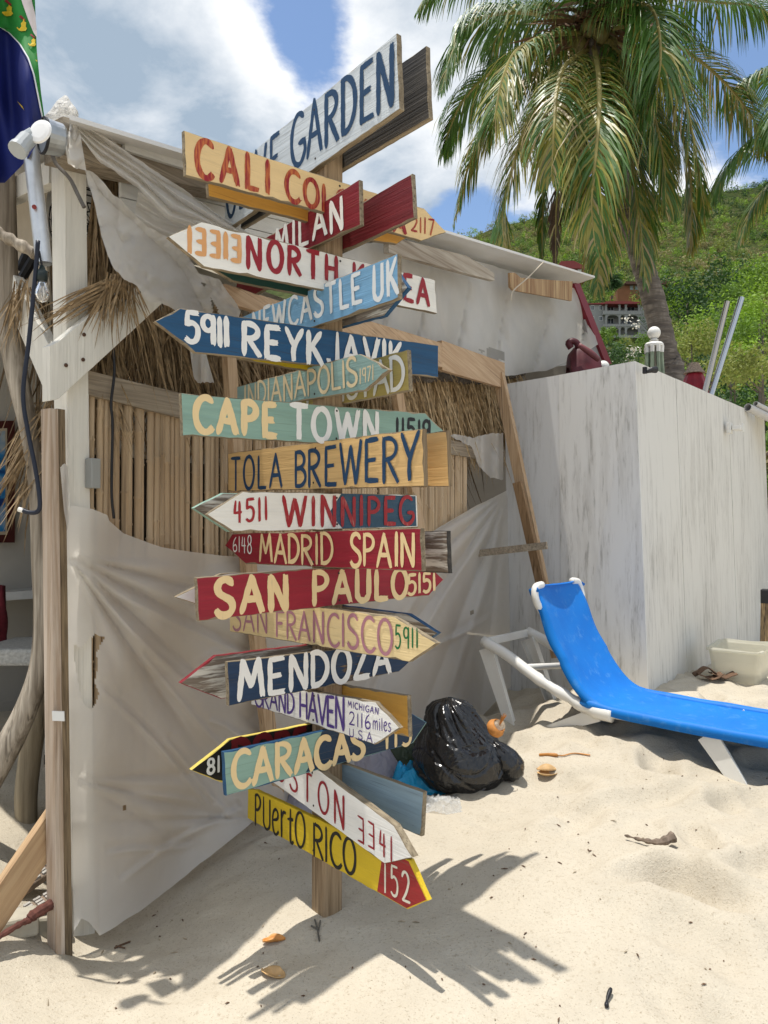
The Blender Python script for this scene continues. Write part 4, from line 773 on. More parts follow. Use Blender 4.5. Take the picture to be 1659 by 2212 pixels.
mb = MB(); mb.bar(br-LN*.06-RN*.06-UP*.4, tr-LN*.06-RN*.06-UP*.03, RN*.07, LN*.07); mb.build('corner_stud', M['lumber'], wall)
# things fixed to it
sp = empty('spotlight', RP(1398, 802, .0), 'small black spotlight fixed at the top of the plywood wall corner', 'spotlight'); c_ = RP(1393, 800, .02)
mb = MB(); mb.box(c_, WD*.03, RN*.03, UP*.05); mb.build('bracket', M['darkmetal'], sp, bevel=.004); mb = MB(); mb.tube([c_+RN*.01-UP*.01, c_+RN*.04+WD*.03+UP*.004, c_+RN*.06+WD*.07+UP*.01], [.014, .022, .026], 10); mb.build('lamp_head', M['darkmetal'], sp)
c_ = RP(1572, 925, .0); sp = empty('flood_light', c_, 'broken white flood light fixed on the plywood wall', 'light'); mb = MB(); mb.box(c_+RN*.02, WD*.12, RN*.04, UP*.12); mb.build('base', M['whiteplastic'], sp, bevel=.006)
mb = MB(); mb.box(c_+RN*.09+WD*.05, WD*.14, RN*.09, UP*.05); mb.box(c_+RN*.14+WD*.1+UP*.01, WD*.1, RN*.015, UP*.09); mb.build('lamp_head', M['whiteplastic'], sp, bevel=.006)

# ------------------------------------------------------------------ things standing behind the wall
def g0(x, y): return SZ(x, y)
c_ = P(1413, 760, 7.4); z0 = c_.z
um = empty('furled_parasol', (c_.x, c_.y, g0(c_.x, c_.y)), 'furled parasol with white ball finial and pale green ribs above the wall corner', 'parasol')
tz = lambda v: P(1413, v, 7.4).z
mb = MB(); zb = tz(738); mb.lathe([(.012, zb), (.030, zb+.005), (.045, zb+.012), (.03, zb+.022), (.028, zb+.035)]+[(.062*math.cos(a), zb+.085+.062*math.sin(a)) for a in np.linspace(-1.1, 1.5, 10)], (c_.x, c_.y, 0), 18); mb.build('finial', M['whiteplastic'], um, smooth=True)
mb = MB(); mb.lathe([(.05, zb-.055), (.088, zb-.05), (.09, zb-.03), (.075, zb-.012), (.02, zb)], (c_.x, c_.y, 0), 18); mb.build('cap', M['whiteplastic'], um)
rib = flat('pale green lath', (.22, .27, .19), .6, .25, 10)
for k in range(8):
    an = k*math.pi/4+.2; d_ = Vector((math.cos(an), math.sin(an), 0)); mb = MB(); top = Vector((c_.x, c_.y, zb-.05))+d_*.07
    mb.tube([top, top+UP*-.1, top+d_*.05-UP*1.1], [.018, .019, .020], 6); mb.build('rib', [rib], um)
    mb = MB(); mb.tube([top+UP*.002+d_*.002, top-UP*.06], [.023, .021], 6); mb.build('rib_sleeve', M['whiteplastic'], um)
mb = MB(); mb.tube([Vector((c_.x, c_.y, zb-.05)), Vector((c_.x, c_.y, g0(c_.x, c_.y)-.1))], .022, 10); mb.build('pole', M['greywood'], um)
# maroon cover draped over furniture, hooded shape
c_ = P(1262, 790, 6.9); k_ = 6.9/1659
def cov(s, t):
    prof = [(-37, -5), (-36, -30), (-22, -48), (-5, -52), (12, -42), (33, -28), (35, -5)]; u = lin([(i/6, p[0]) for i, p in enumerate(prof)], s); v = lin([(i/6, p[1]) for i, p in enumerate(prof)], s)
    f = math.cos((t-.5)*math.pi); dy = (t-.5)*.42; z = (v*k_)*f if v < 0 else 0; z = -z+.02*float(fnoise(s*6, t*6, 3)); return Vector((c_.x+u*k_*(1-.2*abs(t-.5)), c_.y+dy, c_.z-.03+z-.30*(1-f)))
mb = MB(); mb.grid(cov, 28, 18); mb.add([cov(0, .5)+Vector((0, 0, -1.6)), cov(1, .5)+Vector((0, 0, -1.6))], [])
fp = empty('folded_parasol', (c_.x, c_.y, g0(c_.x, c_.y)), 'dark maroon folded canvas parasol slumped behind the plywood wall', 'parasol'); mb.build('canopy', M['maroon'], fp, smooth=True)
mb = MB(); q = [P(u, v, 6.75) for u, v in [(1234, 752), (1228, 742), (1236, 737), (1246, 741), (1250, 752)]]; mb.tube(catmull(q, 14), [.03]*15, 8); mb.build('canvas_fold', M['maroon'], fp, smooth=True)
mb = MB(); q = [P(u, v, 6.72) for u, v in [(1250, 745), (1275, 762), (1294, 778)]]; mb.tube(catmull(q, 8), [.022, .024, .026, .028, .03, .03, .028, .026, .02], 8); mb.build('canvas_fold', flat('pale maroon canvas', (.19, .06, .065), .5, .3, 9), fp, smooth=True)
mb = MB(); mb.tube([P(1262, 770, 6.95), Vector((c_.x, c_.y+.05, g0(c_.x, c_.y)-.1))], .02, 8); mb.build('pole', M['greywood'], fp)
c_ = P(1500, 822, 8.6); fp = empty('folded_parasol', (c_.x, c_.y, g0(c_.x, c_.y)), 'bright red folded parasol with a straw cap behind the plywood wall', 'parasol'); k_ = 8.6/1659
mb = MB()
def pleat(s, t):
    a_ = s*2*math.pi; r = lin([(0, .012), (.25, .09), (.6, .135), (1, .14)], t)*(1+.10*math.sin(a_*9)*t); return Vector((c_.x+r*math.cos(a_), c_.y+r*math.sin(a_), c_.z+.16-.36*t))
mb.grid(pleat, 54, 10); mb.build('canopy', flat('red canvas', (.26, .015, .028), .5, .25, 9), fp, smooth=True)
mb = MB(); mb.lathe([(.118, .05), (.10, .075), (.07, .12), (.05, .165), (.035, .17)], c_+UP*.03, 16); mb.build('straw_cap', flat('straw cap', (.33, .25, .19), .9, .4, 50), fp)
mb = MB(); mb.tube([c_+UP*.1, Vector((c_.x, c_.y, g0(c_.x, c_.y)-.1))], .02, 8); mb.build('pole', M['greywood'], fp)
for (u0, v0, u1, v1, lab) in [(1571, 652, 1522, 850, 'shorter polished steel pole leaning left behind the plywood wall'), (1602, 643, 1530, 872, 'longer polished steel pole, the right one of the leaning pair')]:
    a_, b_ = P(u0, v0, 8.4), P(u1, v1, 8.3); d_ = (b_-a_); f = (a_.z-.5)/(a_.z-b_.z); mb = MB(); en = a_+d_*f; mb.tube([a_, en], .031, 16, cap=False); mb.tube([a_, en], .027, 16, cap=False)
    tag(mb.build('steel_pole', M['chrome'] if u0 > 1590 else newmat('warm polished steel', .16, (.50, .44, .36), metal=1)[0], origin=en, smooth=True), lab, 'pole', 'steel poles leaning behind the wall')
for (u, v, r, y, lab) in [(1615, 880, .05, 9.6, 'open ended grey plastic pipe lying over the wall top'), (1632, 872, .032, 9.7, 'thinner grey plastic pipe lying beside the open ended pipe')]:
    a_ = P(u, v, y); mb = MB(); b_ = a_+Vector((1.6, 1.2, -.32)); mb.tube([a_, b_], r, 18, cap=False); mb.tube([a_, b_], r*.86, 18, cap=False)
    for j in range(18): mb.f.append((j, (j+1) % 18, 36+(j+1) % 18, 36+j)); mb.m.append(0)
    tag(mb.build('plastic_pipe', flat('grey pvc', (.50, .49, .47), .45, .06, 6), origin=a_), lab, 'pipe')
mb = MB(); a_ = P(1664, 872, 10.2); mb.grid(lambda s, t: a_+Vector(((s-.2)*.8, t*.8, .10*math.sin(s*3.1)-.16*(1-s))), 12, 8); tag(mb.build('yellow_board', flat('yellow fibreglass', (.62, .45, .05), .4, .1, 3), origin=a_, smooth=True), 'curved yellow board behind the pipes at the wall top', 'board')

c_ = P(1303, 792, 7.0); mb = MB(); z_ = g0(c_.x, c_.y); mb.lathe([(.02, z_-.1-c_.z), (.02, -.06), (.03, -.05)]+[(.055*math.cos(a), .055*math.sin(a)) for a in np.linspace(-.9, 1.55, 10)], c_, 16)
tag(mb.build('post_cap', M['whiteplastic'], origin=(c_.x, c_.y, z_), smooth=True), 'round white post cap peeping over the wall beside the dark maroon parasol', 'post cap')
mb = MB(); mb.tube(catmull([PL(1174, 566, A0+WN*.26, WN), WP(1140, 600, .26), WP(1108, 629, .24), WP(1104, 650, .24)], 12), .005, 5); tag(mb.build('rope', flat('pale rope', (.55, .48, .38), .9), origin=WP(1104, 650, .24)), 'thin pale rope tied from the white roof edge to the plywood strip', 'rope')
# ------------------------------------------------------------------ sun lounger
LO = Vector((.85, 5.13, 0)); LX = Vector((.771, -.637, 0)).normalized(); LY = Vector((.637, .771, 0)).normalized(); WID = .62
def LG(x, y, z): return LO+LX*x+LY*y+UP*z
def lz(x, y): p = LG(x, y, 0); return SZ(p.x, p.y)
lg = empty('sun_lounger', LG(.9, .3, lz(.9, .3)), 'blue sling sun lounger with white resin frame on the sand before the plywood wall', 'sun lounger')
def lprof(mb, pts, w0, w1, tk, yside):
    """a moulded L section leg: a flange and a web, tapering"""
    a_, b_ = Vector(pts[0]), Vector(pts[1]); d = (b_-a_).normalized(); s_ = LY; q = d.cross(s_).normalized()
    vs = []
    for p, w in ((a_, w0), (b_, w1)):
        sec = [(-.5*w, 0), (.5*w, 0), (.5*w, tk), (.5*w-tk, tk), (.5*w-tk, .055), (-.5*w+tk, .055), (-.5*w+tk, tk), (-.5*w, tk)] if yside > 0 else [(-.5*w, 0), (.5*w, 0), (.5*w, -.055), (.5*w-tk, -.055), (.5*w-tk, -tk), (-.5*w+tk, -tk), (-.5*w+tk, -.055), (-.5*w, -.055)]
        vs += [p+q*x+s_*y for x, y in sec]
    mb.add(vs, [tuple(range(8)), tuple(range(15, 7, -1))]+[(i, 8+i, 8+(i+1) % 8, (i+1) % 8) for i in range(8)])
for y, sd in ((0., 1), (WID, -1)):
    H = LG(-.215, y, .80); J = LG(.575, y, .455)
    mb = MB(); lprof(mb, (H-UP*.04+LX*.01, LG(.0, y, lz(0, y)-.06)), .105, .065, .012, sd); mb.build('leg', M['whiteplastic'], lg)
    mb = MB(); lprof(mb, (LG(.60, y, .435), LG(.18, y, lz(.18, y)-.06)), .085, .05, .012, sd); mb.build('leg', M['whiteplastic'], lg)
    mb = MB(); lprof(mb, (LG(1.25, y-.01*sd, .425), LG(1.47, y-.05*sd, lz(1.47, y)-.06)), .115, .07, .012, sd); mb.build('leg', M['whiteplastic'], lg)
    mb = MB(); pts = [LG(x, y, z) for x, z in [(-.225, .81), (-.05, .74), (.12, .645), (.26, .575), (.40, .52), (.50, .475), (.60, .455), (.70, .448)]]
    mb.tube(catmull(pts, 30), [.036+.004*math.sin(i*1.3)*(10 < i < 24)+.010*(i > 24) for i in range(31)], 10); mb.build('arm_rail', M['whiteplastic'], lg, smooth=True)
    mb = MB(); mb.tube([LG(.5, y, .455), LG(1.0, y, .45), LG(1.6, y, .445), LG(2.15, y, .44)], .026, 12); mb.build('side_rail', M['whiteplastic'], lg, smooth=True)
    mb = MB(); ye = y-.022*sd; mb.tube(catmull([LG(.46, y+.05*sd, .56), LG(.32, y+.05*sd, .82), LG(.225, y+.02*sd, 1.02), LG(.20, ye, 1.10), LG(.185, ye, 1.165), LG(.18, ye+.03*sd, 1.20), LG(.178, ye+.11*sd, 1.208)], 26), .024, 10); mb.build('back_frame', M['whiteplastic'], lg, smooth=True)
mb = MB(); mb.bar(LG(-.215, 0, .80), LG(-.215, WID, .80), LX*.022, UP*.055); cb = mb.build('cross_bar', M['whiteplastic'], lg, bevel=.005)
for k in range(6):
    mb = MB(); mb.lathe([(.005, 0), (.006, .002)], LG(-.227, .14+k*.07, .80), 8, axis=-LX); mb.build('dark_hole_disc', M['darkmetal'], cb)  # black discs stand in for the shade inside the bar's holes
mb = MB(); mb.tube([LG(.06, 0, .66), LG(.14, WID, .60)], .022, 10); mb.build('cross_bar', M['whiteplastic'], lg, smooth=True)
mb = MB(); mb.tube([LG(2.15, 0, .44), LG(2.15, WID, .44)], .026, 10); mb.build('end_bar', M['whiteplastic'], lg, smooth=True)
prof = [(.185, 1.212), (.20, 1.20), (.26, 1.06), (.36, .84), (.47, .655), (.58, .545), (.72, .50), (.95, .485), (1.3, .475), (1.7, .47), (2.12, .468)]
pc = catmull([Vector((a_, 0, b_)) for a_, b_ in prof], 90); mb = MB(); ny_ = 26
def sling(s, t):
    i = s*90; k = min(int(i), 89); p = pc[k].lerp(pc[k+1], i-k); tg = (pc[min(k+1, 90)]-pc[max(k-1, 0)]).normalized(); nn = Vector((tg.z, 0, -tg.x))*-1
    y = -.035+t*(WID+.07); e = abs(2*t-1); wrap = max(0, (e-.90)/.10); sag = .045*(1-e**2)*min(1, s*6+.15)
    nar = 1-.03*math.sin(min(1, s*2.4)*math.pi)*(s < .42); yc = WID/2+(y-WID/2)*(nar if e > .3 else 1-(1-nar)*e/.3)
    wv = .006*float(fnoise(s*9, t*5, 3))+.008*math.sin(s*40)*(e**6)*(s < .35)
    q = p-nn*(-1)*0; z_ = p.z; base = LG(p.x, yc, z_); n3 = LX*nn.x+UP*nn.z
    if n3.z < 0: n3 = -n3
    return base-n3*(sag-wv)-n3*(wrap**1.5*.055)+LY*(0)
mb.grid(sling, 100, ny_)
def fabric():
    m, nt, b = newmat('blue mesh fabric', .55, spec=.25); n = noise(nt, coords(nt, (4, 4, 4)), 1., 5); g = noise(nt, coords(nt, (300, 300, 300)), 1., 2)
    c = mixc(nt, ramp(nt, n, .3, .75), (.006, .19, .62), (.004, .15, .54)); d = noise(nt, coords(nt, (14, 14, 14), (3, 3, 3)), 1., 5, .7); c = mixc(nt, math_(nt, 'MULTIPLY', ramp(nt, d, .55, .75), .45), c, (.13, .33, .62))
    link(nt, c, b.inputs['Base Color']); bump(nt, b, g, .25, .002); return m
sl_ = mb.build('sling', fabric(), lg, smooth=True); sm = sl_.modifiers.new('t', 'SOLIDIFY'); sm.thickness = .006
for y in (0, WID):
    mb = MB(); mb.tube(catmull([LG(x, y, z) for x, z in [(.50, .50), (.70, .468), (1.0, .455), (1.3, .447), (1.7, .444), (2.12, .44)]], 24), [.034+.002*math.sin(i*1.1) for i in range(25)], 14); mb.build('hem', sl_.data.materials[0], sl_, smooth=True)

# ------------------------------------------------------------------ rubbish by the hut
def glossyfilm(name, col, rough=.22, wr=18, strength=.8, trans=0):
    m, nt, b = newmat(name, rough, col, spec=.6); v = coords(nt, (wr, wr, wr)); n = noise(nt, v, 1., 1.5, .5, 2.6); n2 = noise(nt, coords(nt, (wr*.45, wr*.45, wr*.2)), 1., 2, .5, 2.); n = math_(nt, 'ABSOLUTE', math_(nt, 'SUBTRACT', n, .5)); n2 = math_(nt, 'ABSOLUTE', math_(nt, 'SUBTRACT', n2, .5)); n4 = noise(nt, coords(nt, (wr*3.2,)*3), 1., 2, .5, 1.5); bump(nt, b, math_(nt, 'ADD', math_(nt, 'ADD', n, n2), math_(nt, 'MULTIPLY', n4, .22)), strength, .02)
    if trans:
        t = nd(nt, 'ShaderNodeBsdfTranslucent'); t.inputs[0].default_value = (*col, 1); tr = nd(nt, 'ShaderNodeBsdfTransparent'); a_ = nd(nt, 'ShaderNodeMixShader', i_Fac=.4); b_ = nd(nt, 'ShaderNodeMixShader', i_Fac=trans)
        link(nt, b.outputs[0], a_.inputs[1]); link(nt, t.outputs[0], a_.inputs[2]); link(nt, a_.outputs[0], b_.inputs[1]); link(nt, tr.outputs[0], b_.inputs[2]); link(nt, b_.outputs[0], nt.nodes['Material Output'].inputs[0])
    return m
BG = G(1000, 1700); BG = Vector((BG.x, BG.y+.15, SZ(BG.x, BG.y+.15)))
def blob(c, prof, lean, seed, folds=8, amp=.02, sx=1., sy=1.):
    H_ = prof[-1][0]; 
    def fn(s, t):
        a_ = s*2*math.pi; z = H_*t; r = lin(prof, z); h = z/H_
        top = max(0, (h-.45)/.55); tw = a_+h*.9; pl = abs(math.sin(tw*folds*.5+1.5*float(fnoise(h*1.5+seed, math.cos(a_)+2, 2))))
        r *= 1+(.02+.30*top)*(pl-.6)+(.01+.10*top)*(abs(math.sin(tw*folds*1.3+2+h*3))-.6)
        cx_, cy_ = math.cos(a_), math.sin(a_); q_ = h*5-.9*math.sin(a_*2+seed); r *= 1+.16*float(fnoise(cx_*1.1+seed, cy_*1.1+h*1.8, 2))-.05*(1-top)*max(0, 1-abs(2*((q_*.5+a_*.35) % 1)-1)*4)-.03*max(0, 1-abs(2*((q_*.8-a_*.55+.3) % 1)-1)*5)
        return c+Vector((r*math.cos(a_)*sx+lean[0]*h*h, r*math.sin(a_)*sy+lean[1]*h*h, z-.02+.02*float(fnoise(a_*2, h*5+seed, 3))))
    return fn
tb = empty('rubbish_bag', BG, 'full black rubbish bag with a knotted top slumped on the sand', 'rubbish bag')
M['bag'] = glossyfilm('black bin liner', (.009, .009, .010), .21, 6, .7)
mb = MB(); mb.grid(blob(BG, [(0, .17), (.03, .23), (.10, .275), (.18, .27), (.27, .225), (.34, .175), (.40, .145), (.44, .125), (.475, .085), (.495, .03), (.50, .0)], (-.07, 0), 1), 200, 120); mb.build('sack', M['bag'], tb, smooth=True)
c_ = BG+Vector((.27, -.06, .06)); mb = MB(); mb.grid(blob(c_, [(0, .05), (.03, .085), (.09, .10), (.15, .085), (.2, .05), (.22, 0)], (-.10, .0), 3, 7, .05), 50, 30); mb.build('tied_corner', M['bag'], tb, smooth=True)
c_ = P(1072, 1572, BG.y-.19); husk = flat('orange coconut husk', (.48, .20, .05), .7, .3, 20)
mb = MB(); mb.lathe([(.03, -.04), (.05, -.02), (.052, .0), (.038, .028), (.033, .024), (.045, .0), (.03, -.02), (.005, -.028)], c_, 14, axis=(.5, -.5, .6)); ck = mb.build('coconut_husk', husk, origin=c_, smooth=True); tag(ck, 'broken orange coconut husk with white flesh on the black rubbish bag', 'coconut husk')
mb = MB(); q = Vector((.5, -.5, .6)).normalized(); mb.grid(lambda s, t: c_+q*.025+Vector((math.cos(s*6.283)*.035*t, 0, math.sin(s*6.283)*.03*t))+q*.02*float(fnoise(s*5, t*4, 3)), 16, 5); mb.build('flesh', flat('white coconut flesh', (.66, .58, .46), .6, .2, 40), ck)
mb = MB()
for k in range(9): mb.tube([c_+q*.03, c_+q*.07+Vector((random.gauss(0, .012), 0, .03+random.gauss(0, .012)))], [.0025, .0012], 4)
mb.build('fibres', husk, ck)
def crumple(name, u, v, w_, h_, mat_, label, cat, seed, amp=.05, lift=.03, nu=44, nv=34, dy=0.):
    c = G(u, v); c = Vector((c.x, c.y+dy, SZ(c.x, c.y+dy))); mb = MB()
    def fn(s, t):
        x, y = (s-.5)*w_, (t-.5)*h_; e = 1-min(1, math.hypot(s-.5, t-.5)*2)**2; x *= 1+.4*float(fnoise(s*3+seed, t*3, 2)); y *= 1+.4*float(fnoise(s*3, t*3+seed, 2)); z = lift*e*2+amp*abs(float(fnoise(s*5+seed, t*5+seed, 4)))*2*(e*.8+.25)
        return Vector((c.x+x, c.y+y, max(SZ(c.x+x, c.y+y) if (int(s*nu)+int(t*nv)) % 3 == 0 else c.z, c.z-.03)+z+.004))
    mb.grid(fn, nu, nv); return tag(mb.build(name, mat_, origin=c, smooth=True), label, cat)
M['bluebag'] = glossyfilm('blue plastic film', (.03, .50, .92), .18, 9, .8, .04); M['clearbag'] = glossyfilm('clear plastic film', (.75, .76, .76), .15, 20, .9, .5); M['lilac'] = glossyfilm('lilac white plastic film', (.50, .48, .56), .3, 9, .7, .08); M['greenfilm'] = glossyfilm('green printed film', (.10, .14, .08), .3, 9, .7, .1)
crumple('plastic_bag', 905, 1704, .40, .26, M['bluebag'], 'crumpled bright blue plastic bag beside the black rubbish bag', 'plastic bag', 1, .15, .05)
crumple('plastic_bag', 945, 1745, .26, .20, M['clearbag'], 'crumpled clear plastic bag at the foot of the black rubbish bag', 'plastic bag', 2, .08, .01)
crumple('plastic_bag', 800, 1690, .40, .3, M['lilac'], 'pale lilac plastic bag heaped behind the powder blue board', 'plastic bag', 3, .10, .09, dy=.1)
crumple('plastic_bag', 860, 1672, .3, .2, M['greenfilm'], 'dull green printed plastic bag between the lilac and black bags', 'plastic bag', 5, .08, .08, dy=.18)
crumple('plastic_bag', 655, 1745, .26, .2, M['lilac'], 'small lilac plastic bag lying behind the yellow board', 'plastic bag', 4, .06, .06)

# ------------------------------------------------------------------ bits on the sand
def dryleaf(u, v, L, w_, rot, mat_, label, cup=.25, seed=0, cat='dry leaf', name='dry_leaf'):
    c = G(u, v); R = Matrix.Rotation(rot, 3, 'Z'); mb = MB()
    def fn(s, t):
        x = (s-.5)*L; hw = w_*.5*(max(0, math.sin(math.pi*min(1, s*.96+.02)))**.7); y = (t-.5)*2*hw; z = cup*L*((2*t-1)**2*.6*math.sin(math.pi*s)+(s-.5)**2)+.012*float(fnoise(s*4+seed, t*4, 3)); return c+R @ Vector((x, y, z+.004))
    mb.grid(fn, 18, 10); o = mb.build(name, mat_, origin=c, smooth=True); m_ = o.modifiers.new('t', 'SOLIDIFY'); m_.thickness = .003; return tag(o, label, cat)
lf = flat('tan dry leaf', (.52, .33, .15), .55, .3, 14); lf2 = flat('orange dry leaf', (.55, .24, .06), .5, .35, 14); dk = flat('brown dry husk', (.13, .075, .045), .8, .4, 20)
dryleaf(592, 2035, .085, .04, .25, lf2, 'small folded orange-brown leaf on the shadowed sand, the upper one near the post', .35, 1)
dryleaf(590, 2107, .10, .055, -.5, lf, 'tan dry leaf on the sand in front of the folded orange leaf', .25, 2)
c_ = G(1182, 1675); pod = empty('seed_pod', c_, 'split tan seed pod lying on the sand right of the rubbish bag', 'seed pod')
for k, (dx, dz) in enumerate(((-.012, .0), (.014, .010))):
    mb = MB(); cc2 = c_+Vector((0, dx, .022+dz)); mb.grid(lambda s, t: cc2+Vector(((s-.5)*.115, (t-.5)*.07*math.sin(math.pi*max(.03, min(.97, s)))**.6, .03*math.sin(math.pi*t)*math.sin(math.pi*s)*(1 if k else -.6))), 14, 8); o = mb.build('half_shell', lf, pod, smooth=True); o.modifiers.new('t', 'SOLIDIFY').thickness = .004
def hug(pts, r): return [G(u, v)+UP*r for u, v in pts]
mb = MB(); q = catmull(hug([(1166, 1634), (1190, 1633), (1215, 1635), (1240, 1630), (1275, 1634)], .008), 24); mb.tube(q, [.010 if i < 10 else .0035 for i in range(25)], 6); tag(mb.build('dry_twig', lf2, origin=q[0], smooth=True), 'thin orange dry twig on the sand beyond the seed pod', 'twig')
mb = MB(); q = catmull([G(1350, 1814)+UP*.02, G(1390, 1826)+UP*.022, G(1425, 1834)+UP*.03, G(1455, 1830)+UP*.045], 20); mb.tube(q, [.004+.020*(i/20)**1.3+.003*math.sin(i*1.7) for i in range(21)], 7); tag(mb.build('driftwood', flat('dark driftwood', (.17, .13, .10), .9, .5, 40), origin=q[0]), 'dark tapering piece of driftwood half out of the sand', 'driftwood')
mb = MB(); q = catmull([G(1310, 2180)+UP*.008, G(1312, 2165)+UP*.012, G(1320, 2148)+UP*.02], 10); mb.tube(q, [.006, .008, .007, .005, .004, .005, .006, .007, .0075, .007, .005], 7); tag(mb.build('dry_twig', M['black'], origin=q[0], smooth=True), 'short blackened twig in the bright foreground sand', 'twig')
mb = MB()
for p_ in ([(680, 1990), (686, 2010), (690, 2036)], [(686, 2010), (672, 2003)], [(688, 2012), (692, 1992)]): mb.tube(hug(p_, .006), .0035, 5)
tag(mb.build('dry_twig', flat('grey twig', (.12, .11, .09), .8), origin=G(686, 2010)), 'forked grey twig in the sign shadow below the post', 'twig')
mb = MB(); q = hug([(452, 2051), (470, 2042), (512, 2030)], .004); 
q = hug([(248, 2050), (262, 2043), (281, 2036)], .004); mb.tube(q, .004, 5); mb.tube(hug([(250, 2045), (270, 2050)], .004), .003, 5); tag(mb.build('dry_twig', dk, origin=q[0]), 'dark broken twig in the hut shadow at the left', 'twig')
c_ = G(1540, 1468); hk = empty('palm_husk', c_, 'curled dark brown palm husk at the foot of the plywood wall', 'husk')
for k in range(3):
    mb = MB(); a0 = k*2.1; cc3 = c_+Vector((.06*math.cos(a0)*1.4, .04*math.sin(a0), .05)); mb.grid(lambda s, t: cc3+Vector(((s-.5)*.20, (t-.5)*.10, .045*math.cos((s-.5)*4)*(1 if k % 2 else -.6)+.03*float(fnoise(s*4+k, t*4, 3)))), 12, 8); o = mb.build('husk_flake', dk, hk, smooth=True); o.modifiers.new('t', 'SOLIDIFY').thickness = .006
# translucent basin with sand in it
c_ = G(1628, 1470); c_ = Vector((c_.x, c_.y+.22, SZ(c_.x, c_.y+.22)-.02)); bn = empty('plastic_tub', c_, 'cloudy translucent plastic tub with broken rim on the sand by the wall', 'tub')
def rr_(wx, wy, r, z, n=5): return [c_+WD*(sx*(wx-r)+r*math.cos(a))+WN*(sy*(wy-r)+r*math.sin(a))+UP*z for sx, sy, a0 in ((1, 1, 0), (-1, 1, 90), (-1, -1, 180), (1, -1, 270)) for a in [math.radians(a0+90*i/n) for i in range(n+1)]]
rings = [rr_(.26, .17, .05, 0), rr_(.27, .18, .05, .02), rr_(.30, .205, .05, .27), rr_(.32, .225, .05, .275), rr_(.32, .225, .05, .30), rr_(.31, .215, .05, .30), rr_(.305, .21, .05, .275), rr_(.262, .172, .05, .022)]
mb = MB(); n = len(rings[0]); rj = random.Random(4)
for i, r in enumerate(rings): mb.v += [tuple(p+UP*(rj.uniform(-.02, .006) if i in (4, 5) else 0)) for p in r]
for i in range(len(rings)-1):
    for j in range(n): mb.f.append((i*n+j, i*n+(j+1) % n, (i+1)*n+(j+1) % n, (i+1)*n+j))
mb.f.append(tuple(range(n-1, -1, -1))); mb.f.append(tuple((len(rings)-1)*n+j for j in range(n))); mb.m = [0]*len(mb.f)
mb.build('tub', film('cloudy polypropylene', (.80, .79, .70), .16, trans=.5, seed=9), bn)
mb = MB(); mb.grid(lambda s, t: c_+WD*((s-.5)*.52)+WN*((t-.5)*.34)+UP*(.10+.02*float(fnoise(s*4, t*4, 2))), 10, 8); mb.build('sand_fill', M['sand'], bn, smooth=True)
a_ = G(1650, 1405); a_ = P(1652, 1405, 7.2); z_ = SZ(a_.x, a_.y); mb = MB(); mb.bar(Vector((a_.x, a_.y, z_-.1)), P(1656, 1300, 7.25), WD*.09, WN*.09); lw = mb.build('burnt_post', [wood('scorched post', (.40, .28, .14), (.06, .04, .025), axis=2)], origin=(a_.x, a_.y, z_), bevel=.008); tag(lw, 'short scorched wooden post at the right edge by the tub', 'post')
mb = MB(); b_ = P(1656, 1300, 7.25); mb.bar(b_-UP*.02, b_+UP*.12, WD*.095, WN*.095); mb.build('burnt_top', M['darkmetal'], lw, bevel=.012)
# debris scattered as one
mb = MB(); rr = random.Random(12)
for k in range(270):
    u, v = rr.uniform(60, 1659), rr.uniform(1620, 2212)
    if u < 560 and v < 1900+(560-u)*.3: continue
    if rr.random() > .75*float(vnoise(u*.006+3, v*.008))+.1: continue
    p = G(u, v); d = Vector((rr.gauss(0, 1), rr.gauss(0, 1), rr.gauss(0, .2))).normalized(); L = rr.choice((.006, .009, .012, .018, .03)); mb.tube([p+UP*.002-d*L*.5, p+UP*.004, p+UP*.003+d*L*.5], [.0012, .003, .001], 5, mi=rr.choice((0, 0, 1)))
tag(mb.build('beach_debris', [dk, flat('pale shell grit', (.34, .28, .2), .8, .4, 50)]), kind='stuff')

# ------------------------------------------------------------------ left edge of the frame
def pxpath(pts, y): return [P(p[0], p[1], y if len(p) < 4 else p[3]) for p in pts]
def trunk(name, pts, y, mat_, label, n=90):
    q = catmull(pxpath(pts, y), n); rr = catmull([Vector((p[2], 0, 0)) for p in pts], n); mb = MB(); ns = 22
    r_ = [max(.004, rr[i].x*y/FPX) for i in range(n+1)]; mb.tube(q, r_, ns)
    for i in range(n+1):
        for j in range(ns):
            k = i*ns+j; c = q[i]; d = Vector(mb.v[k])-c; mb.v[k] = tuple(c+d*(1+.16*float(fnoise(j*.55+3*math.sin(i*.02), i*.09, 4))+.06*math.sin(j*2*math.pi/ns*3+i*.05)))
    return tag(mb.build(name, mat_, origin=q[-1] if q[-1].z < q[0].z else q[0], smooth=True), label, 'tree trunk')
t1 = trunk('driftwood_post', [(0, 330, 25), (6, 420, 25), (10, 560, 24), (16, 690, 24), (36, 810, 23), (62, 930, 19), (80, 1050, 18), (90, 1200, 21), (96, 1320, 22), (88, 1430, 21), (62, 1520, 24), (24, 1600, 27), (-26, 1690, 30), (-86, 1800, 33)], 3.35, M['drift'], 'tall crooked bleached driftwood trunk at the left edge')
mb = MB(); q = catmull(pxpath([(-10, 500), (30, 522), (76, 548)], 3.2), 20); mb.tube(q, [.024+.004*math.sin(i) for i in range(21)], 9); mb.build('branch', M['drift'], t1, smooth=True)
trunk('driftwood_post', [(98, 1460, 13), (80, 1540, 21), (66, 1620, 23), (57, 1700, 23), (57, 1770, 22), (62, 1830, 19), (66, 1880, 18)], 3.65, wood('pale bark wood', (.40, .34, .24), (.22, .18, .12), axis=2, fine=.5), 'shorter pale wood trunk standing in the sand behind the plank')
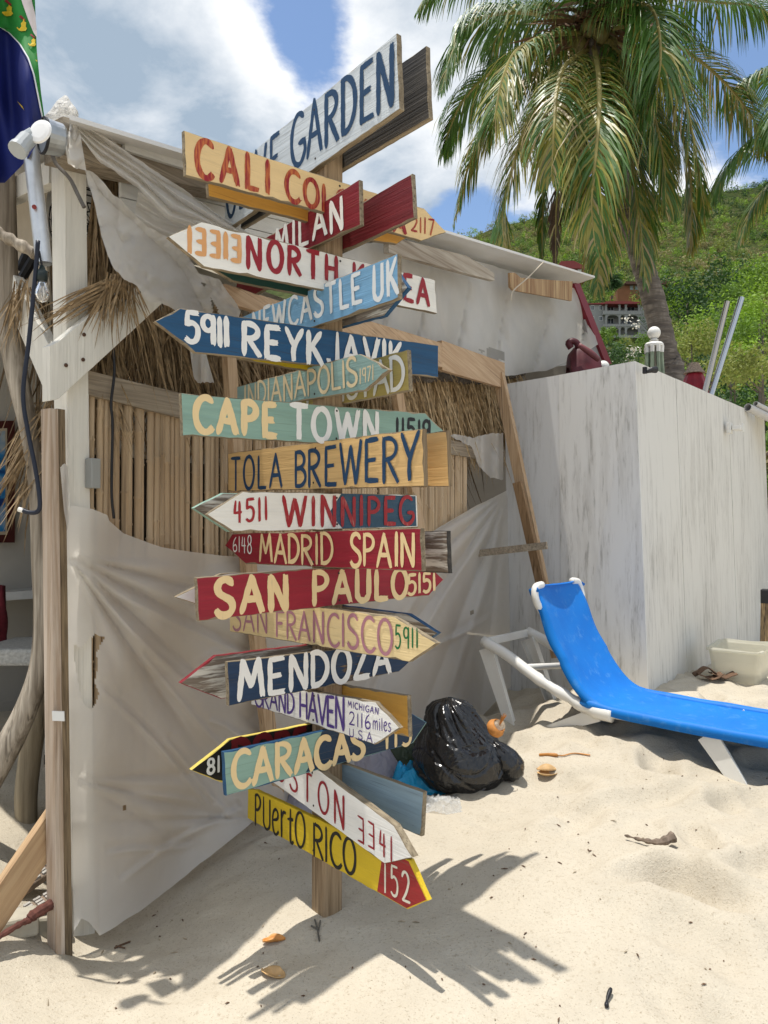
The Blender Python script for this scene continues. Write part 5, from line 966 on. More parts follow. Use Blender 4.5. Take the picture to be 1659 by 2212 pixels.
# flag pole, lamp, bulb, cable
mb = MB(); mb.tube([P(64, 300, 2.93), P(95, 570, 2.93)], .030, 18, cap=False); mb.tube([P(64, 300, 2.93), P(95, 570, 2.93)], .025, 18, cap=False); pole = mb.build('metal_tube', M['alu'], origin=P(95, 570, 2.93), smooth=True); tag(pole, 'short aluminium tube hanging beside the white corner post', 'tube')
mb = MB(); mb.tube([P(74, 447, 2.895), P(74, 447, 2.885)], .009, 8); mb.build('rivet', flat('rust red rivet', (.2, .03, .03), .6), pole)
c_ = P(88, 285, 2.72); ax = Vector((-.25, -1, .12)).normalized(); fl = empty('work_lamp', c_, 'round white lamp in a galvanised housing on the beam end', 'lamp')
mb = MB(); mb.lathe([(.0, .010), (.028, .0095), (.042, .007), (.045, .0)], c_, 26, axis=ax); mb.build('lens', flat('white lamp lens', (.86, .86, .86), .6, .02), fl)
c2_ = P(113, 298, 2.82); mb = MB(); a2 = Vector((-.75, -.65, -.05)).normalized(); mb.lathe([(.062, .03), (.064, .03), (.060, .0), (.058, -.03), (.05, -.04)], c2_, 24, axis=a2); mb.build('housing', M['galv'], fl)
mb = MB(); mb.lathe([(.060, .0), (.066, .002), (.066, .010), (.060, .012), (.060, .0)], c2_+a2*.025, 24, axis=a2); mb.f = [f for f in mb.f if len(f) == 4]; mb.m = [0]*len(mb.f); mb.build('rim', M['black'], fl)
mb = MB(); mb.tube([P(60, 298, 2.74), P(74, 290, 2.74)], .025, 12); mb.tube([P(60, 300, 2.73), P(40, 322, 2.70)], .030, 14); mb.tube([P(43, 319, 2.705), P(37, 325, 2.695)], .034, 14); mb.build('swivel_fitting', flat('grey plastic fitting', (.42, .45, .47), .45), fl, smooth=False)
mb = MB(); mb.tube(catmull([P(u, v, 2.9) for u, v in [(112, 330), (122, 355), (150, 385), (168, 420), (182, 448)]], 16), .008, 6); mb.build('strap', flat('grey strap', (.11, .10, .09), .7), fl)
c_ = P(91, 600, 2.85); bl_ = empty('light_bulb', c_, 'clear hanging light bulb in a black socket left of the white post', 'light bulb')
mb = MB(); mb.lathe([(.0, .045), (.008, .045), (.012, .03), (.019, .025), (.020, -.012), (.016, -.014)], c_, 16); mb.build('socket', flat('black green socket', (.012, .022, .022), .4), bl_, smooth=True)
mb = MB(); mb.lathe([(.014, -.012), (.017, -.025), (.025, -.05), (.026, -.066), (.018, -.085), (.0, -.094)], c_, 18); mb.build('glass', M['glassbulb'], bl_, smooth=True)
mb = MB(); mb.tube([c_+UP*.04, c_+UP*.10+Vector((-.012, 0, 0))], .004, 6); mb.build('wire', M['black'], bl_)
mb = MB(); q = catmull([P(u, v, 2.84) for u, v in [(82, 520), (78, 575), (72, 640), (62, 740), (50, 850), (60, 930), (76, 1010), (86, 1080), (82, 1104), (64, 1107), (48, 1102)]], 60); mb.tube(q, .0085, 8); cb_ = mb.build('power_cable', flat('blue black cable', (.012, .016, .03), .45), origin=q[0], smooth=True); tag(cb_, 'thick dark cable drooping past the driftwood trunk', 'cable')
mb = MB(); mb.tube([P(50, 1103, 2.84), P(40, 1100, 2.84)], .009, 8); mb.build('plug', M['whiteplastic'], cb_)
# flag
fd = 2.97
def flagpt(u, v, off=0.):
    f = .05*math.sin(u*.055+v*.004)+.035*math.sin(u*.11-v*.012+1)+.02*math.sin(v*.03); return P(u, v, fd+f*(.4+.6*min(1, max(0, v+100)/350))-off)
redge = [(-70, 70), (0, 75), (110, 79), (200, 88), (265, 97), (300, 84), (335, 66), (360, 45), (395, 10)]
def fsheet(name, mat_, lo_, hi_, v0, v1, off, parent, nu=24, nv=40):
    mb = MB(); mb.grid(lambda s, t: flagpt(lo_(v0+(v1-v0)*t)*(1-s)+hi_(v0+(v1-v0)*t)*s, v0+(v1-v0)*t, off), nu, nv); o = mb.build(name, mat_, origin=None if parent else flagpt(0, 380), smooth=True)
    if parent: o.parent = parent; o.location = -parent.location
    return o
fg = fsheet('flag', flat('navy blue flag cloth', (.005, .012, .12), .7, .25, 4), lambda v: -90, lambda v: lin(redge, v), -70, 395, 0, None); tag(fg, 'furled dark blue flag with a green shield hanging at the top left', 'flag')
shl = [(-70, -60), (0, -60), (50, -20), (58, 0), (70, 20), (95, 44), (125, 62), (160, 74), (200, 82), (235, 89), (262, 95)]
gm = flat('green flag cloth', (.02, .20, .035), .7, .2, 5)
fsheet('shield', gm, lambda v: lin(shl, v), lambda v: lin(redge, v)+.6, -70, 262, .006, fg)
fsheet('shield_border', flat('white braid', (.7, .72, .75), .7), lambda v: lin(shl, v)-2.6, lambda v: lin(shl, v)+.6, 50, 262, .009, fg, 2, 40)
fsheet('robe', flat('white flag cloth', (.66, .60, .62), .7, .2, 9), lambda v: lin([(-70, 40), (0, 46), (40, 60), (70, 72), (80, 79)], v), lambda v: lin([(-70, 66), (0, 68), (30, 76), (60, 79), (80, 80)], v), -70, 80, .010, fg, 8, 20)
ym = flat('yellow flag cloth', (.62, .44, .03), .7, .15, 9); rm = flat('red flag cloth', (.2, .02, .02), .7)
lamp = [(-13, 3), (-8, 9), (-2, 11), (7, 10), (11, 5), (8, 0), (9, -9), (5, -11), (4, -19), (1, -11), (-3, -7), (-2, 0), (-7, 6), (-11, 1)]
for (u, v, s_) in [(17, 24, 1.0), (48, 57, .95), (70, 92, .75), (83, 128, .5)]:
    mb = MB(); k = len(mb.v); mb.v += [tuple(flagpt(min(u+x*s_, lin(redge, v)-.5), v+y*s_, .012)) for x, y in lamp]; mb.f.append(tuple(range(len(lamp)))); mb.m = [0]; o = mb.build('lamp_emblem', ym); o.parent = fg; o.location = -fg.location
    mb = MB(); mb.v += [tuple(flagpt(min(u+x*s_, lin(redge, v)-.5), v+y*s_, .012)) for x, y in [(-8, -22), (-3, -26), (8, -15), (6, -11)]]; mb.f.append((0, 1, 2, 3)); mb.m = [0]; o2 = mb.build('flame', rm, o)
mb = MB(); mb.v += [tuple(flagpt(u, v, .012)) for u, v in [(37, 218), (44, 228), (52, 238), (48, 229)]]+[]; mb.f.append((0, 1, 2, 3)); mb.m = [0]; o = mb.build('scroll_edge', ym); o.parent = fg; o.location = -fg.location
# low left: plank, pipe, sandals, bar, blocks
mb = MB(); A_ = [P(107.6, 1733, 3.02), P(118, 1818, 3.02), P(-60, 2085, 2.72), P(-60, 1975, 2.72)]; mb.prism(A_, (A_[2]-A_[1]).cross(A_[0]-A_[1]).normalized()*-.038); tag(mb.build('slanted_plank', [along((P(107, 1733, 3.02)-P(-60, 1975, 2.72)), wood, 'knotty brown wood', (.55, .39, .23), (.34, .21, .11), axis=0, fine=.6)], origin=A_[2], bevel=.003), 'knotty brown plank slanting up to the grey plank at lower left', 'plank')  # the plank's own brown wood colour, grain along its length
mb = MB(); q = [P(113, 1738, 3.1), P(111, 1800, 3.1), P(114, 1815, 3.1)]; mb.tube(q, [.016, .02, .012], 10); mb.tube([P(118, 1830, 3.1), P(121, 2000, 3.1)], .018, 10); tag(mb.build('drain_pipe', flat('grey weathered pipe', (.36, .33, .30), .6), origin=P(121, 2000, 3.1), smooth=True), 'grey plastic pipe rising from the sand behind the plank', 'pipe')
mb = MB(); q = [P(u, v, y) for u, v, y in [(-20, 2035, 2.72), (40, 1998, 2.8), (62, 1987, 2.84), (75, 1975, 2.86), (125, 1945, 2.95)]]; mb.tube(catmull(q, 24), [.011+.009*min(1, max(0, (i-10)/6))+.002*math.sin(i*2.3) for i in range(25)], 9); tag(mb.build('rusty_bar', flat('rusted iron', (.11, .04, .03), .85, .4, 40, bmp=.5), origin=q[0]), 'rusty iron bar lying beside the concrete block at lower left', 'iron bar')
cm = flat('pale concrete', (.40, .37, .30), .9, .15, 12, bmp=.5)
for (u, v, sx, sy, sz_, rz, lab) in [(38, 2005, .14, .10, .08, .5, 'pale concrete block lying under the rusty bar'), (108, 2018, .08, .08, .12, .2, 'stained concrete stub standing against the grey plank')]:
    c = G(u, v); R = Matrix.Rotation(rz, 3, 'Z'); mb = MB(); mb.box(c+UP*sz_*.2, R @ Vector((sx, 0, 0)), R @ Vector((0, sy, 0)), UP*sz_); tag(mb.build('concrete_block', cm, origin=c, bevel=.012), lab, 'concrete block')
for (u, v, rz, y, lab) in [(76, 1950, .75, 3.0, 'worn sandal sole showing its tread beside the grey plank'), (84, 1905, .95, 3.2, 'second worn sandal sole lying behind the first')]:
    c = P(u, v, y); c.z = SZ(c.x, c.y)+.05; R = Matrix.Rotation(rz, 3, 'Z') @ Matrix.Rotation(-.25, 3, 'Y'); out_ = [(-.13, -.03), (-.10, -.042), (0, -.034), (.08, -.05), (.125, -.03), (.135, 0), (.125, .03), (.08, .046), (0, .032), (-.10, .04), (-.13, .03), (-.138, 0)]
    sd_ = empty('sandal', c-UP*.03, lab, 'sandal'); mb = MB(); mb.prism([c+R @ Vector((x, y_, 0)) for x, y_ in out_], R @ Vector((0, 0, .03))); mb.build('sole', flat('worn sole', (.20, .15, .11), .8, .3, 20), sd_, bevel=.006)
    mb = MB()
    for i in range(6):
        for j in range(3): mb.box(c+R @ Vector((-.09+i*.038, -.024+j*.024, .034)), R @ Vector((.026, 0, 0)), R @ Vector((0, .015, 0)), R @ Vector((0, 0, .008)))
    tag(mb.build('tread', flat('dusty tread', (.35, .33, .30), .8, .3, 60), sd_), kind='stuff')
# inside at the left: picture, chair, table leg, fan
def onback(u, v, off=.0): return PL(u, v, A0-WN*(2.57-off), WN)
pf = empty('framed_picture', onback(0, 1170), 'dark red framed blue picture on the inside wall at the left edge', 'picture'); mb = MB()
fr = [(-70, 912), (27, 909), (27, 1172), (-70, 1172)]; mb.prism([onback(u, v) for u, v in fr], WN*.03); mb.build('frame', flat('dark red frame', (.07, .015, .012), .5), pf)
mb = MB(); mb.prism([onback(u, v, .035) for u, v in [(-60, 928), (15, 925), (15, 1155), (-60, 1155)]], WN*.002); mb.build('mat', flat('cream mat', (.5, .42, .3), .7), pf)
def art():
    m, nt, b = newmat('sea picture', .5); v = coords(nt, (3, 3, 5)); n = noise(nt, v, 1., 3, .5, 1.); r = nt.nodes.new('ShaderNodeValToRGB'); link(nt, n, r.inputs[0]); e = r.color_ramp.elements
    e[0].position, e[0].color, e[1].position, e[1].color = .38, (.01, .04, .18, 1), .62, (.45, .5, .5, 1); x = e.new(.5); x.color = (.03, .22, .5, 1); link(nt, r.outputs[0], b.inputs['Base Color']); return m
mb = MB(); mb.prism([onback(u, v, .039) for u, v in [(-55, 934), (11, 931), (11, 1148), (-55, 1148)]], WN*.002); mb.build('painting', art(), pf)
cq = P(45, 1420, 4.4); wch = empty('wicker_chair', (cq.x, cq.y, SZ(cq.x, cq.y)), 'white wicker armchair inside the hut at the left', 'chair'); wk = flat('white wicker', (.42, .42, .40), .7, .25, 60, bmp=.8)
mb = MB(); q = catmull([P(u, v, 4.4) for u, v in [(105, 1318), (118, 1350), (128, 1380), (126, 1420), (112, 1440)]], 16); mb.tube(q, .03, 9); mb.build('arm', wk, wch, smooth=True)
mb = MB(); mb.prism([P(u, v, 4.38) for u, v in [(-60, 1402), (118, 1402), (116, 1440), (-60, 1440)]], (0, .5, 0)); mb.build('seat', wk, wch, bevel=.02)
for u in (-40, 105): 
    mb = MB(); a_ = P(u, 1440, 4.42); mb.tube([a_, Vector((a_.x, a_.y, SZ(a_.x, a_.y)-.05))], .02, 8); mb.build('leg', wk, wch)
mb = MB(); mb.grid(lambda s, t: P(-60+(72-8*t)*s+t*12*s, 1262+s*3+t*150, 4.75+.04*math.sin(t*5+s*4)), 10, 14); o = mb.build('red_cloth', flat('dark red knit', (.09, .008, .014), .9, .3, 30), origin=P(-20, 1412, 4.75), smooth=True); o.modifiers.new('t', 'SOLIDIFY').thickness = .03; tag(o, 'dark red knitted throw over a chair back at the left edge', 'throw')
mb = MB(); mb.prism([P(u, v, 5.2) for u, v in [(-60, 1285), (112, 1272), (112, 1290), (-60, 1303)]], (0, .5, 0)); tb_ = mb.build('wall_shelf', flat('pale shelf', (.42, .42, .40), .6), origin=P(20, 1290, 5.2)); tag(tb_, 'pale shelf on the wall behind the wicker chair', 'shelf')
mb = MB(); mb.tube([P(104, 1485, 3.5), P(102, 1640, 3.5)], .011, 10); cl = mb.build('chair_leg', M['alu'], origin=P(102, 1648, 3.5), smooth=True); tag(cl, 'slim metal pole with a black foot between trunk and plank', 'pole')
mb = MB(); mb.tube([P(102, 1630, 3.5), P(101.5, 1650, 3.5)], .014, 10); mb.build('rubber_foot', M['black'], cl)
cf = WP(196, 505, -.35); fan = empty('wall_fan', cf, 'black caged fan hanging in the dark behind the white post', 'fan')
mb = MB()
for k, r in enumerate((.05, .09, .13, .17, .20, .21)):
    off = WN*(.05*math.cos(r/.21*1.57)); mb.tube([cf+off+(WD*math.cos(a_)+UP*math.sin(a_))*r for a_ in np.linspace(0, 2*math.pi, 25)], .0035, 5)
for a_ in np.linspace(0, 2*math.pi, 25)[:-1]: mb.tube([cf+WN*.05, cf+(WD*math.cos(a_)+UP*math.sin(a_))*.21], .0025, 4)
mb.build('cage', M['darkmetal'], fan)
mb = MB(); mb.tube([cf+UP*-.05-WN*.05, cf-UP*.5-WN*.05+WD*.1], .03, 8); mb.build('stand', M['darkmetal'], fan)
for (u, v, u2, v2) in [(42, 585, 62, 540), (48, 600, 80, 545)]: 
    mb = MB(); mb.tube([P(u, v, 3.5), P(u2, v2, 3.5)], .022, 8); mb.build('bracket_arm', M['darkmetal'], fan)

# ------------------------------------------------------------------ palms
def palmleaf(name, col, tr=.22): 
    m = foliage(name, col, .42, tr, .3, 2.5); m.node_tree.nodes['Principled BSDF'].inputs['Specular IOR Level'].default_value = .55; return m
PG = palmleaf('palm green', (.065, .14, .022)); PO = palmleaf('palm olive', (.25, .23, .045)); PT = palmleaf('palm tan', (.36, .28, .14)); PB = flat('palm dead brown', (.075, .045, .025), .7, .4, 6); PR = flat('frond midrib', (.26, .22, .07), .5, .3, 6)
def frond(pts, L, mats, weights, parent, seed, n=150, wid=.024, droop=.85, stem=.08):
    rr = random.Random(seed); q = catmull(pts, n); mb = MB(); mb.tube(q, [.030*(1-i/n)**.8+.004 for i in range(n+1)], 6, mi=0)
    for i in range(3, n+1):
        t = i/n
        if t < stem: continue
        tg = (q[min(i+1, n)]-q[i-1]).normalized(); sd = tg.cross(UP)
        if sd.length < .12: sd = (q[n]-q[0]).cross(UP)
        sd.normalize(); up2 = sd.cross(tg).normalized(); l = 1.18*L*(math.sin(math.pi*(.16+.78*t))**.75)*(1-.45*t**4)
        for sg in (-1, 1):
            if rr.random() < .04: continue
            ll = l*rr.uniform(.82, 1.1); hang = max(0, -tg.z); f = .50+.35*t+.16*hang+rr.gauss(0, .09); d = (sd*sg*math.cos(f)+tg*math.sin(f)+up2*(.22-.1*hang+rr.gauss(0, .08))).normalized(); p = q[i]; pts_ = [p]; dd = d.copy(); seg = 4
            for k in range(seg): dd = (dd+Vector((rr.gauss(0, .05), rr.gauss(0, .05), -droop*(1-.3*hang)*(.30+.26*k)))).normalized(); p = p+dd*ll/seg; pts_.append(p)
            wv = d.cross(tg.cross(d)).normalized(); wv = tg.copy(); mi = 1+rr.choices(range(len(mats)), weights)[0]; k0 = len(mb.v); w_ = wid*rr.uniform(.8, 1.15)
            for k, pp in enumerate(pts_):
                hw = w_*.5*(.55, 1., .9, .6, .06)[k]; ax_ = (pts_[min(k+1, seg)]-pts_[max(k-1, 0)]).normalized(); ww_ = (tg-ax_*tg.dot(ax_)); ww_ = ww_.normalized() if ww_.length > 1e-3 else sd; mb.v += [tuple(pp-ww_*hw), tuple(pp+ww_*hw)]
            for k in range(seg): mb.f.append((k0+2*k, k0+2*k+1, k0+2*k+3, k0+2*k+2)); mb.m.append(mi)
    return mb.build('frond', [PR]+mats, parent)
PD = 9.6
def c3(x, y, dz=0.): return P(877.8+.4709*x, .4709*y, PD+dz)
base = P(1452, 830, PD+.1); pz = SZ(base.x, base.y)
palm = empty('coconut_palm', (base.x+.05, base.y, pz), 'large coconut palm with drooping yellow-green fronds behind the plywood wall', 'palm tree')
tp = [Vector((base.x+.10, base.y, pz-.3)), P(1456, 860, PD+.1), P(1440, 770, PD+.1), P(1412, 650, PD+.05), P(1385, 560, PD+.05), P(1350, 440, PD), P(1315, 300, PD), P(1290, 180, PD), P(1280, 70, PD)]
n = 120; q = catmull(tp, n); mb = MB(); ns = 16; mb.tube(q, [(.155-.045*(i/n))*(1+.055*(((i*1.0) % 3) == 0)) for i in range(n+1)], ns)
for k in range(len(mb.v)): mb.v[k] = tuple(Vector(mb.v[k])+Vector((random.gauss(0, .004), random.gauss(0, .004), random.gauss(0, .006))))
def bark():
    m, nt, b = newmat('palm bark', .9); r = noise(nt, coords(nt, (3, 3, 22)), 1., 4, .6, .8); f = noise(nt, coords(nt, (18, 18, 5)), 1., 5); c = mixc(nt, ramp(nt, r, .38, .62), (.10, .085, .075), (.26, .225, .19)); c = mixc(nt, ramp(nt, f, .4, .7), c, (.13, .11, .095)); link(nt, c, b.inputs['Base Color']); bump(nt, b, r, .8, .03); return m
mb.build('trunk', bark(), palm, smooth=True)
FR = [   # rachis in the photo's crop, tip depth offset, leaflet length, kind
 ([(820, 120, 0), (640, 70, .1), (470, 58, .2), (300, 100, .2), (215, 230, .1), (160, 420, 0)], .85, 'g'),
 ([(820, 150, 0), (660, 160, -.3), (510, 230, -.7), (440, 370, -.9), (410, 520, -1.0), (385, 640, -1.0)], .80, 'go'),
 ([(820, 160, 0), (600, 220, .3), (390, 330, .6), (260, 460, .8), (195, 600, .9), (165, 690, .9)], .70, 'g'),
 ([(830, 200, 0), (660, 280, -.2), (520, 400, -.3), (380, 560, -.3), (285, 760, -.2), (222, 1020, -.2)], .72, 'ot'),
 ([(830, 240, 0), (690, 380, -.5), (560, 560, -.8), (490, 760, -.9), (445, 960, -.9), (450, 1150, -.9)], .70, 'ot'),
 ([(840, 220, 0), (730, 300, -.8), (690, 420, -1.3), (680, 560, -1.5), (672, 700, -1.5), (665, 820, -1.5)], .72, 'ot'),
 ([(850, 220, 0), (780, 420, -.2), (720, 700, -.3), (690, 950, -.3), (685, 1220, -.3)], .40, 'b'),
 ([(840, 260, 0), (720, 480, .4), (650, 760, .5), (625, 980, .5), (622, 1190, .5)], .42, 'g'),
 ([(860, 210, 0), (880, 330, -1.0), (885, 500, -1.6), (870, 720, -1.8), (850, 930, -1.8), (865, 1130, -1.8)], .75, 'got'),
 ([(860, 250, 0), (860, 460, -.4), (880, 750, -.6), (890, 1050, -.6), (875, 1340, -.6)], .72, 'ot'),
 ([(870, 200, 0), (980, 360, .3), (1050, 640, .5), (1090, 900, .5), (1120, 1190, .5)], .80, 'go'),
 ([(870, 230, 0), (960, 420, -.3), (1030, 720, -.5), (1070, 1010, -.5), (1095, 1300, -.5)], .72, 'got'),
 ([(880, 120, 0), (980, 40, -.6), (1090, 20, -1.0), (1150, 100, -1.3), (1165, 300, -1.5), (1120, 520, -1.5)], .95, 'g'),
 ([(880, 140, 0), (1060, 120, -.3), (1190, 220, -.6), (1270, 420, -.8), (1330, 720, -.9), (1370, 980, -.9)], .85, 'got'),
 ([(890, 170, 0), (1060, 240, .2), (1200, 440, .3), (1290, 720, .3), (1310, 950, .3), (1300, 1150, .3)], .75, 'o'),
 ([(890, 120, 0), (1100, 130, .4), (1320, 260, .7), (1480, 400, .9), (1600, 560, 1.0), (1670, 720, 1.0)], .80, 'gt'),
 ([(880, 90, 0), (1060, -20, .2), (1250, -10, .4), (1420, 10, .6), (1600, 30, .7), (1760, 120, .7)], .85, 'g'),
 ([(860, 60, 0), (900, -120, .2), (1000, -260, .5), (1180, -320, .8), (1350, -250, 1.)], .9, 'g'),
 ([(840, 60, 0), (760, -120, .3), (600, -230, .5), (380, -220, .6), (170, -90, .6), (60, 40, .6)], .85, 'g'),
 ([(850, 60, 0), (830, -150, -.5), (760, -280, -1.2), (640, -260, -1.8)], .85, 'g'),
 ([(850, 90, 0), (700, 20, .8), (540, 40, 1.5), (420, 160, 1.9), (380, 320, 2.0)], .75, 'g'),
 ([(870, 90, 0), (930, -60, -.6), (1020, -110, -1.2), (1120, -60, -1.7)], .8, 'g'),
 ([(860, 150, 0), (800, 260, .9), (760, 480, 1.3), (770, 760, 1.4), (790, 1000, 1.4)], .62, 'g'),
 ([(870, 160, 0), (960, 300, .9), (1130, 560, 1.3), (1200, 800, 1.4), (1220, 1000, 1.4)], .65, 'g'),
 ([(870, 180, 0), (930, 330, .2), (975, 600, .3), (1000, 860, .3), (1010, 1080, .3)], .80, 'go'),
 ([(865, 200, 0), (820, 380, .1), (800, 640, .2), (790, 860, .2), (800, 1040, .2)], .75, 'go'),
 ([(880, 160, 0), (1020, 300, -.4), (1130, 520, -.7), (1180, 760, -.8), (1190, 960, -.8)], .80, 'go'),
 ([(850, 130, 0), (770, 190, .7), (660, 330, 1.2), (560, 560, 1.4), (540, 720, 1.4)], .62, 'g'),
]
KM = {'g': ([PG, PO], [.88, .12]), 'go': ([PG, PO, PT], [.55, .40, .05]), 'o': ([PG, PO, PT], [.3, .62, .08]), 'ot': ([PO, PT, PG], [.50, .14, .36]), 'got': ([PG, PO, PT], [.55, .39, .06]), 'gt': ([PG, PT, PO], [.55, .25, .2]), 'b': ([PB, PT], [.92, .08])}
for i, (pp, L, k) in enumerate(FR):
    ms, ws = KM[k]; frond([c3(*p) for p in pp], L, ms, ws, palm, 100+i)
mb = MB(); rr = random.Random(2)
for k in range(9):
    an = k*.7; c = c3(860, 130)+Vector((math.cos(an)*.2, math.sin(an)*.2, -.1-.1*(k % 3))); mb = MB(); mb.lathe([(0, -.13), (.06, -.11), (.10, -.04), (.105, .03), (.08, .10), (.03, .14), (0, .145)], c, 12); mb.build('coconut', flat('green brown coconut', (.14, .12, .035), .5, .3, 6) if k == 0 else bpy.data.materials['green brown coconut'], palm, smooth=True)
mb = MB(); blades(mb, 240, lambda r: c3(850+r.gauss(0, 35), 90+r.gauss(0, 40)), .8, .5, .05, .15, seed=20); mb.build('leaf_sheath', flat('brown leaf sheath', (.16, .09, .05), .8, .4, 8), palm)
b2 = P(2010, 900, 11.); p2 = empty('coconut_palm', (b2.x, b2.y, SZ(b2.x, b2.y)), 'second coconut palm just beyond the right edge with fronds reaching in', 'palm tree')
c2p = P(1960, 250, 11.); mb = MB(); mb.tube(catmull([Vector((b2.x, b2.y, SZ(b2.x, b2.y)-.3)), P(2000, 600, 11.), c2p], 40), [.15-.04*i/40 for i in range(41)], 12); mb.build('trunk', bpy.data.materials['palm bark'], p2, smooth=True)
def c3b(x, y, dz=0.): return P(877.8+.4709*x, .4709*y, 11.+dz)
for i, (pp, L, k) in enumerate([([(2250, 520, 0), (1950, 330, 0), (1720, 310, 0), (1560, 370, 0), (1490, 440, 0)], .75, 'g'), ([(2250, 540, 0), (1950, 540, -.3), (1730, 580, -.4), (1570, 660, -.4), (1450, 800, -.4), (1430, 900, -.4)], .75, 'g'),
    ([(2250, 560, 0), (1950, 640, .2), (1740, 780, .3), (1600, 930, .3), (1530, 1110, .3)], .75, 'got'), ([(2250, 520, 0), (2000, 420, 1), (1800, 480, 1.6), (1700, 620, 1.8)], .7, 'g'), ([(2250, 500, 0), (2200, 250, .5), (2350, 100, 1)], .8, 'g'), ([(2250, 560, 0), (2500, 500, .5), (2700, 700, 1)], .8, 'g'), ([(2250, 580, 0), (2150, 800, -1), (2100, 1100, -1.4)], .8, 'got'), ([(2250, 520, 0), (2000, 300, -.8), (1800, 330, -1.4), (1700, 480, -1.6), (1680, 640, -1.7)], .8, 'g')]):
    ms, ws = KM[k]; frond([c3b(*p) for p in pp], L, ms, ws, p2, 200+i)

# ------------------------------------------------------------------ the green hillside
RV = [(-6000, 900), (-2000, 760), (0, 640), (700, 570), (985, 500), (1070, 462), (1200, 440), (1400, 408), (1659, 378), (2200, 330), (3500, 330), (9000, 600)]
RVx, RVy = np.array([a_ for a_, b_ in RV], float), np.array([b_ for a_, b_ in RV], float)
def hillz(x, y):
    x = np.asarray(x, float); y = np.asarray(y, float); u = CU+FPX*x/np.maximum(y, 20); zr = 1.6+450*(1135-np.interp(u, RVx, RVy))/FPX
    g = np.clip((y-25)/425, 0, 1)**1.6; g = np.where(y > 450, 1-.0015*(y-450), g); return -1.5+(zr-4)*g+6*fnoise(x*.018, y*.018, 4)*np.clip((y-40)/100, 0, 1)
yy = np.unique(np.concatenate([np.linspace(26, 120, 24), np.linspace(120, 470, 90), np.linspace(470, 700, 14)])); uu = np.linspace(-2600, 4600, 190); Y2, U2 = np.meshgrid(yy, uu, indexing='ij'); X2 = (U2-CU)/FPX*Y2; Z2 = hillz(X2, Y2); nu_ = len(uu)
I, J = np.meshgrid(np.arange(nu_-1), np.arange(len(yy)-1)); k = (J*nu_+I).ravel()
def hillmat():
    m, nt, b = newmat('hillside scrub', .95, spec=.05); n = noise(nt, coords(nt, (.05, .05, .05)), 1., 6, .65); n2 = noise(nt, coords(nt, (.4, .4, .4)), 1., 5, .7)
    c = mixc(nt, ramp(nt, n, .35, .65), (.045, .075, .018), (.10, .095, .04)); c = mixc(nt, ramp(nt, n2, .4, .65), c, (.018, .03, .008)); link(nt, c, b.inputs['Base Color']); return m
tag(npmesh('hillside', np.stack([X2.ravel(), Y2.ravel(), Z2.ravel()], 1), np.stack([k, k+1, k+1+nu_, k+nu_], 1), None, [hillmat()], smooth=True), kind='structure')
VG = [foliage('scrub bright green', (.21, .33, .04), .6, .3, .3, .25), foliage('scrub mid green', (.12, .205, .035), .6, .3, .3, .25), foliage('scrub dark green', (.035, .08, .022), .6, .25, .3, .25), foliage('scrub olive', (.22, .25, .07), .7, .3, .3, .25), foliage('scrub dry', (.26, .22, .11), .8, .2, .3, .25)]
def clumps(C, R, NL, size, rng, flatn=.75):
    """leaf-sized quads spread through lumpy crowns"""
    vs = []
    for c, r, nl, sz in zip(C, R, NL, size):
        nsub = max(3, int(nl/22)); sub = rng.normal(0, 1, (nsub, 3)); sub /= np.linalg.norm(sub, axis=1)[:, None]; sub *= rng.uniform(.35, .95, (nsub, 1)); sub[:, 2] *= flatn; sr = rng.uniform(.22, .48, nsub); pick = rng.integers(0, nsub, nl)
        d = rng.normal(0, 1, (nl, 3)); d /= np.linalg.norm(d, axis=1)[:, None]; p = (sub[pick]+d*sr[pick][:, None]*rng.uniform(.6, 1.05, (nl, 1)))*r+c
        nrm = d+np.array([0, 0, .45])+rng.normal(0, .45, (nl, 3)); nrm /= np.linalg.norm(nrm, axis=1)[:, None]; a = np.cross(nrm, rng.normal(0, 1, (nl, 3))); a /= np.linalg.norm(a, axis=1)[:, None]+1e-9; b = np.cross(nrm, a); s = sz*rng.uniform(.6, 1.3, (nl, 1))
        vs.append(np.stack([p-a*s, p-b*s*.55, p+a*s, p+b*s*.55], 1))
    v = np.concatenate(vs).reshape(-1, 3); return v, np.arange(len(v)).reshape(-1, 4)
rng = np.random.default_rng(5); NC = 7600
yv = np.concatenate([rng.uniform(110, 455, NC-1800), rng.uniform(60, 240, 1800)]); uvv = rng.uniform(900, 2000, NC); xv = (uvv-CU)/FPX*yv; zv = hillz(xv, yv)
keep = ~((uvv > 1215) & (uvv < 1425) & (yv > 95) & (yv < 208)) & ~((uvv > 1300) & (uvv < 1400) & (yv < 240) & (yv > 200)); xv, yv, zv = xv[keep], yv[keep], zv[keep]; NC = len(xv)
rad = rng.uniform(1.8, 4.4, NC)*(1+.5*(rng.random(NC) > .85)); nl = np.where(yv < 180, 190, 130); big = fnoise(xv*.02+3, yv*.012, 3); sel = rng.random(NC)+big*1.6
mi = np.select([sel < .16, sel < .46, sel < .62, sel < .9], [2, 1, 0, 3], 4); 
v, qd = clumps(np.stack([xv, yv, zv+rad*.35], 1), rad, nl, rad*.075+.06, rng); tag(npmesh('hillside_scrub', v, qd, np.repeat(mi, nl), VG), kind='stuff')
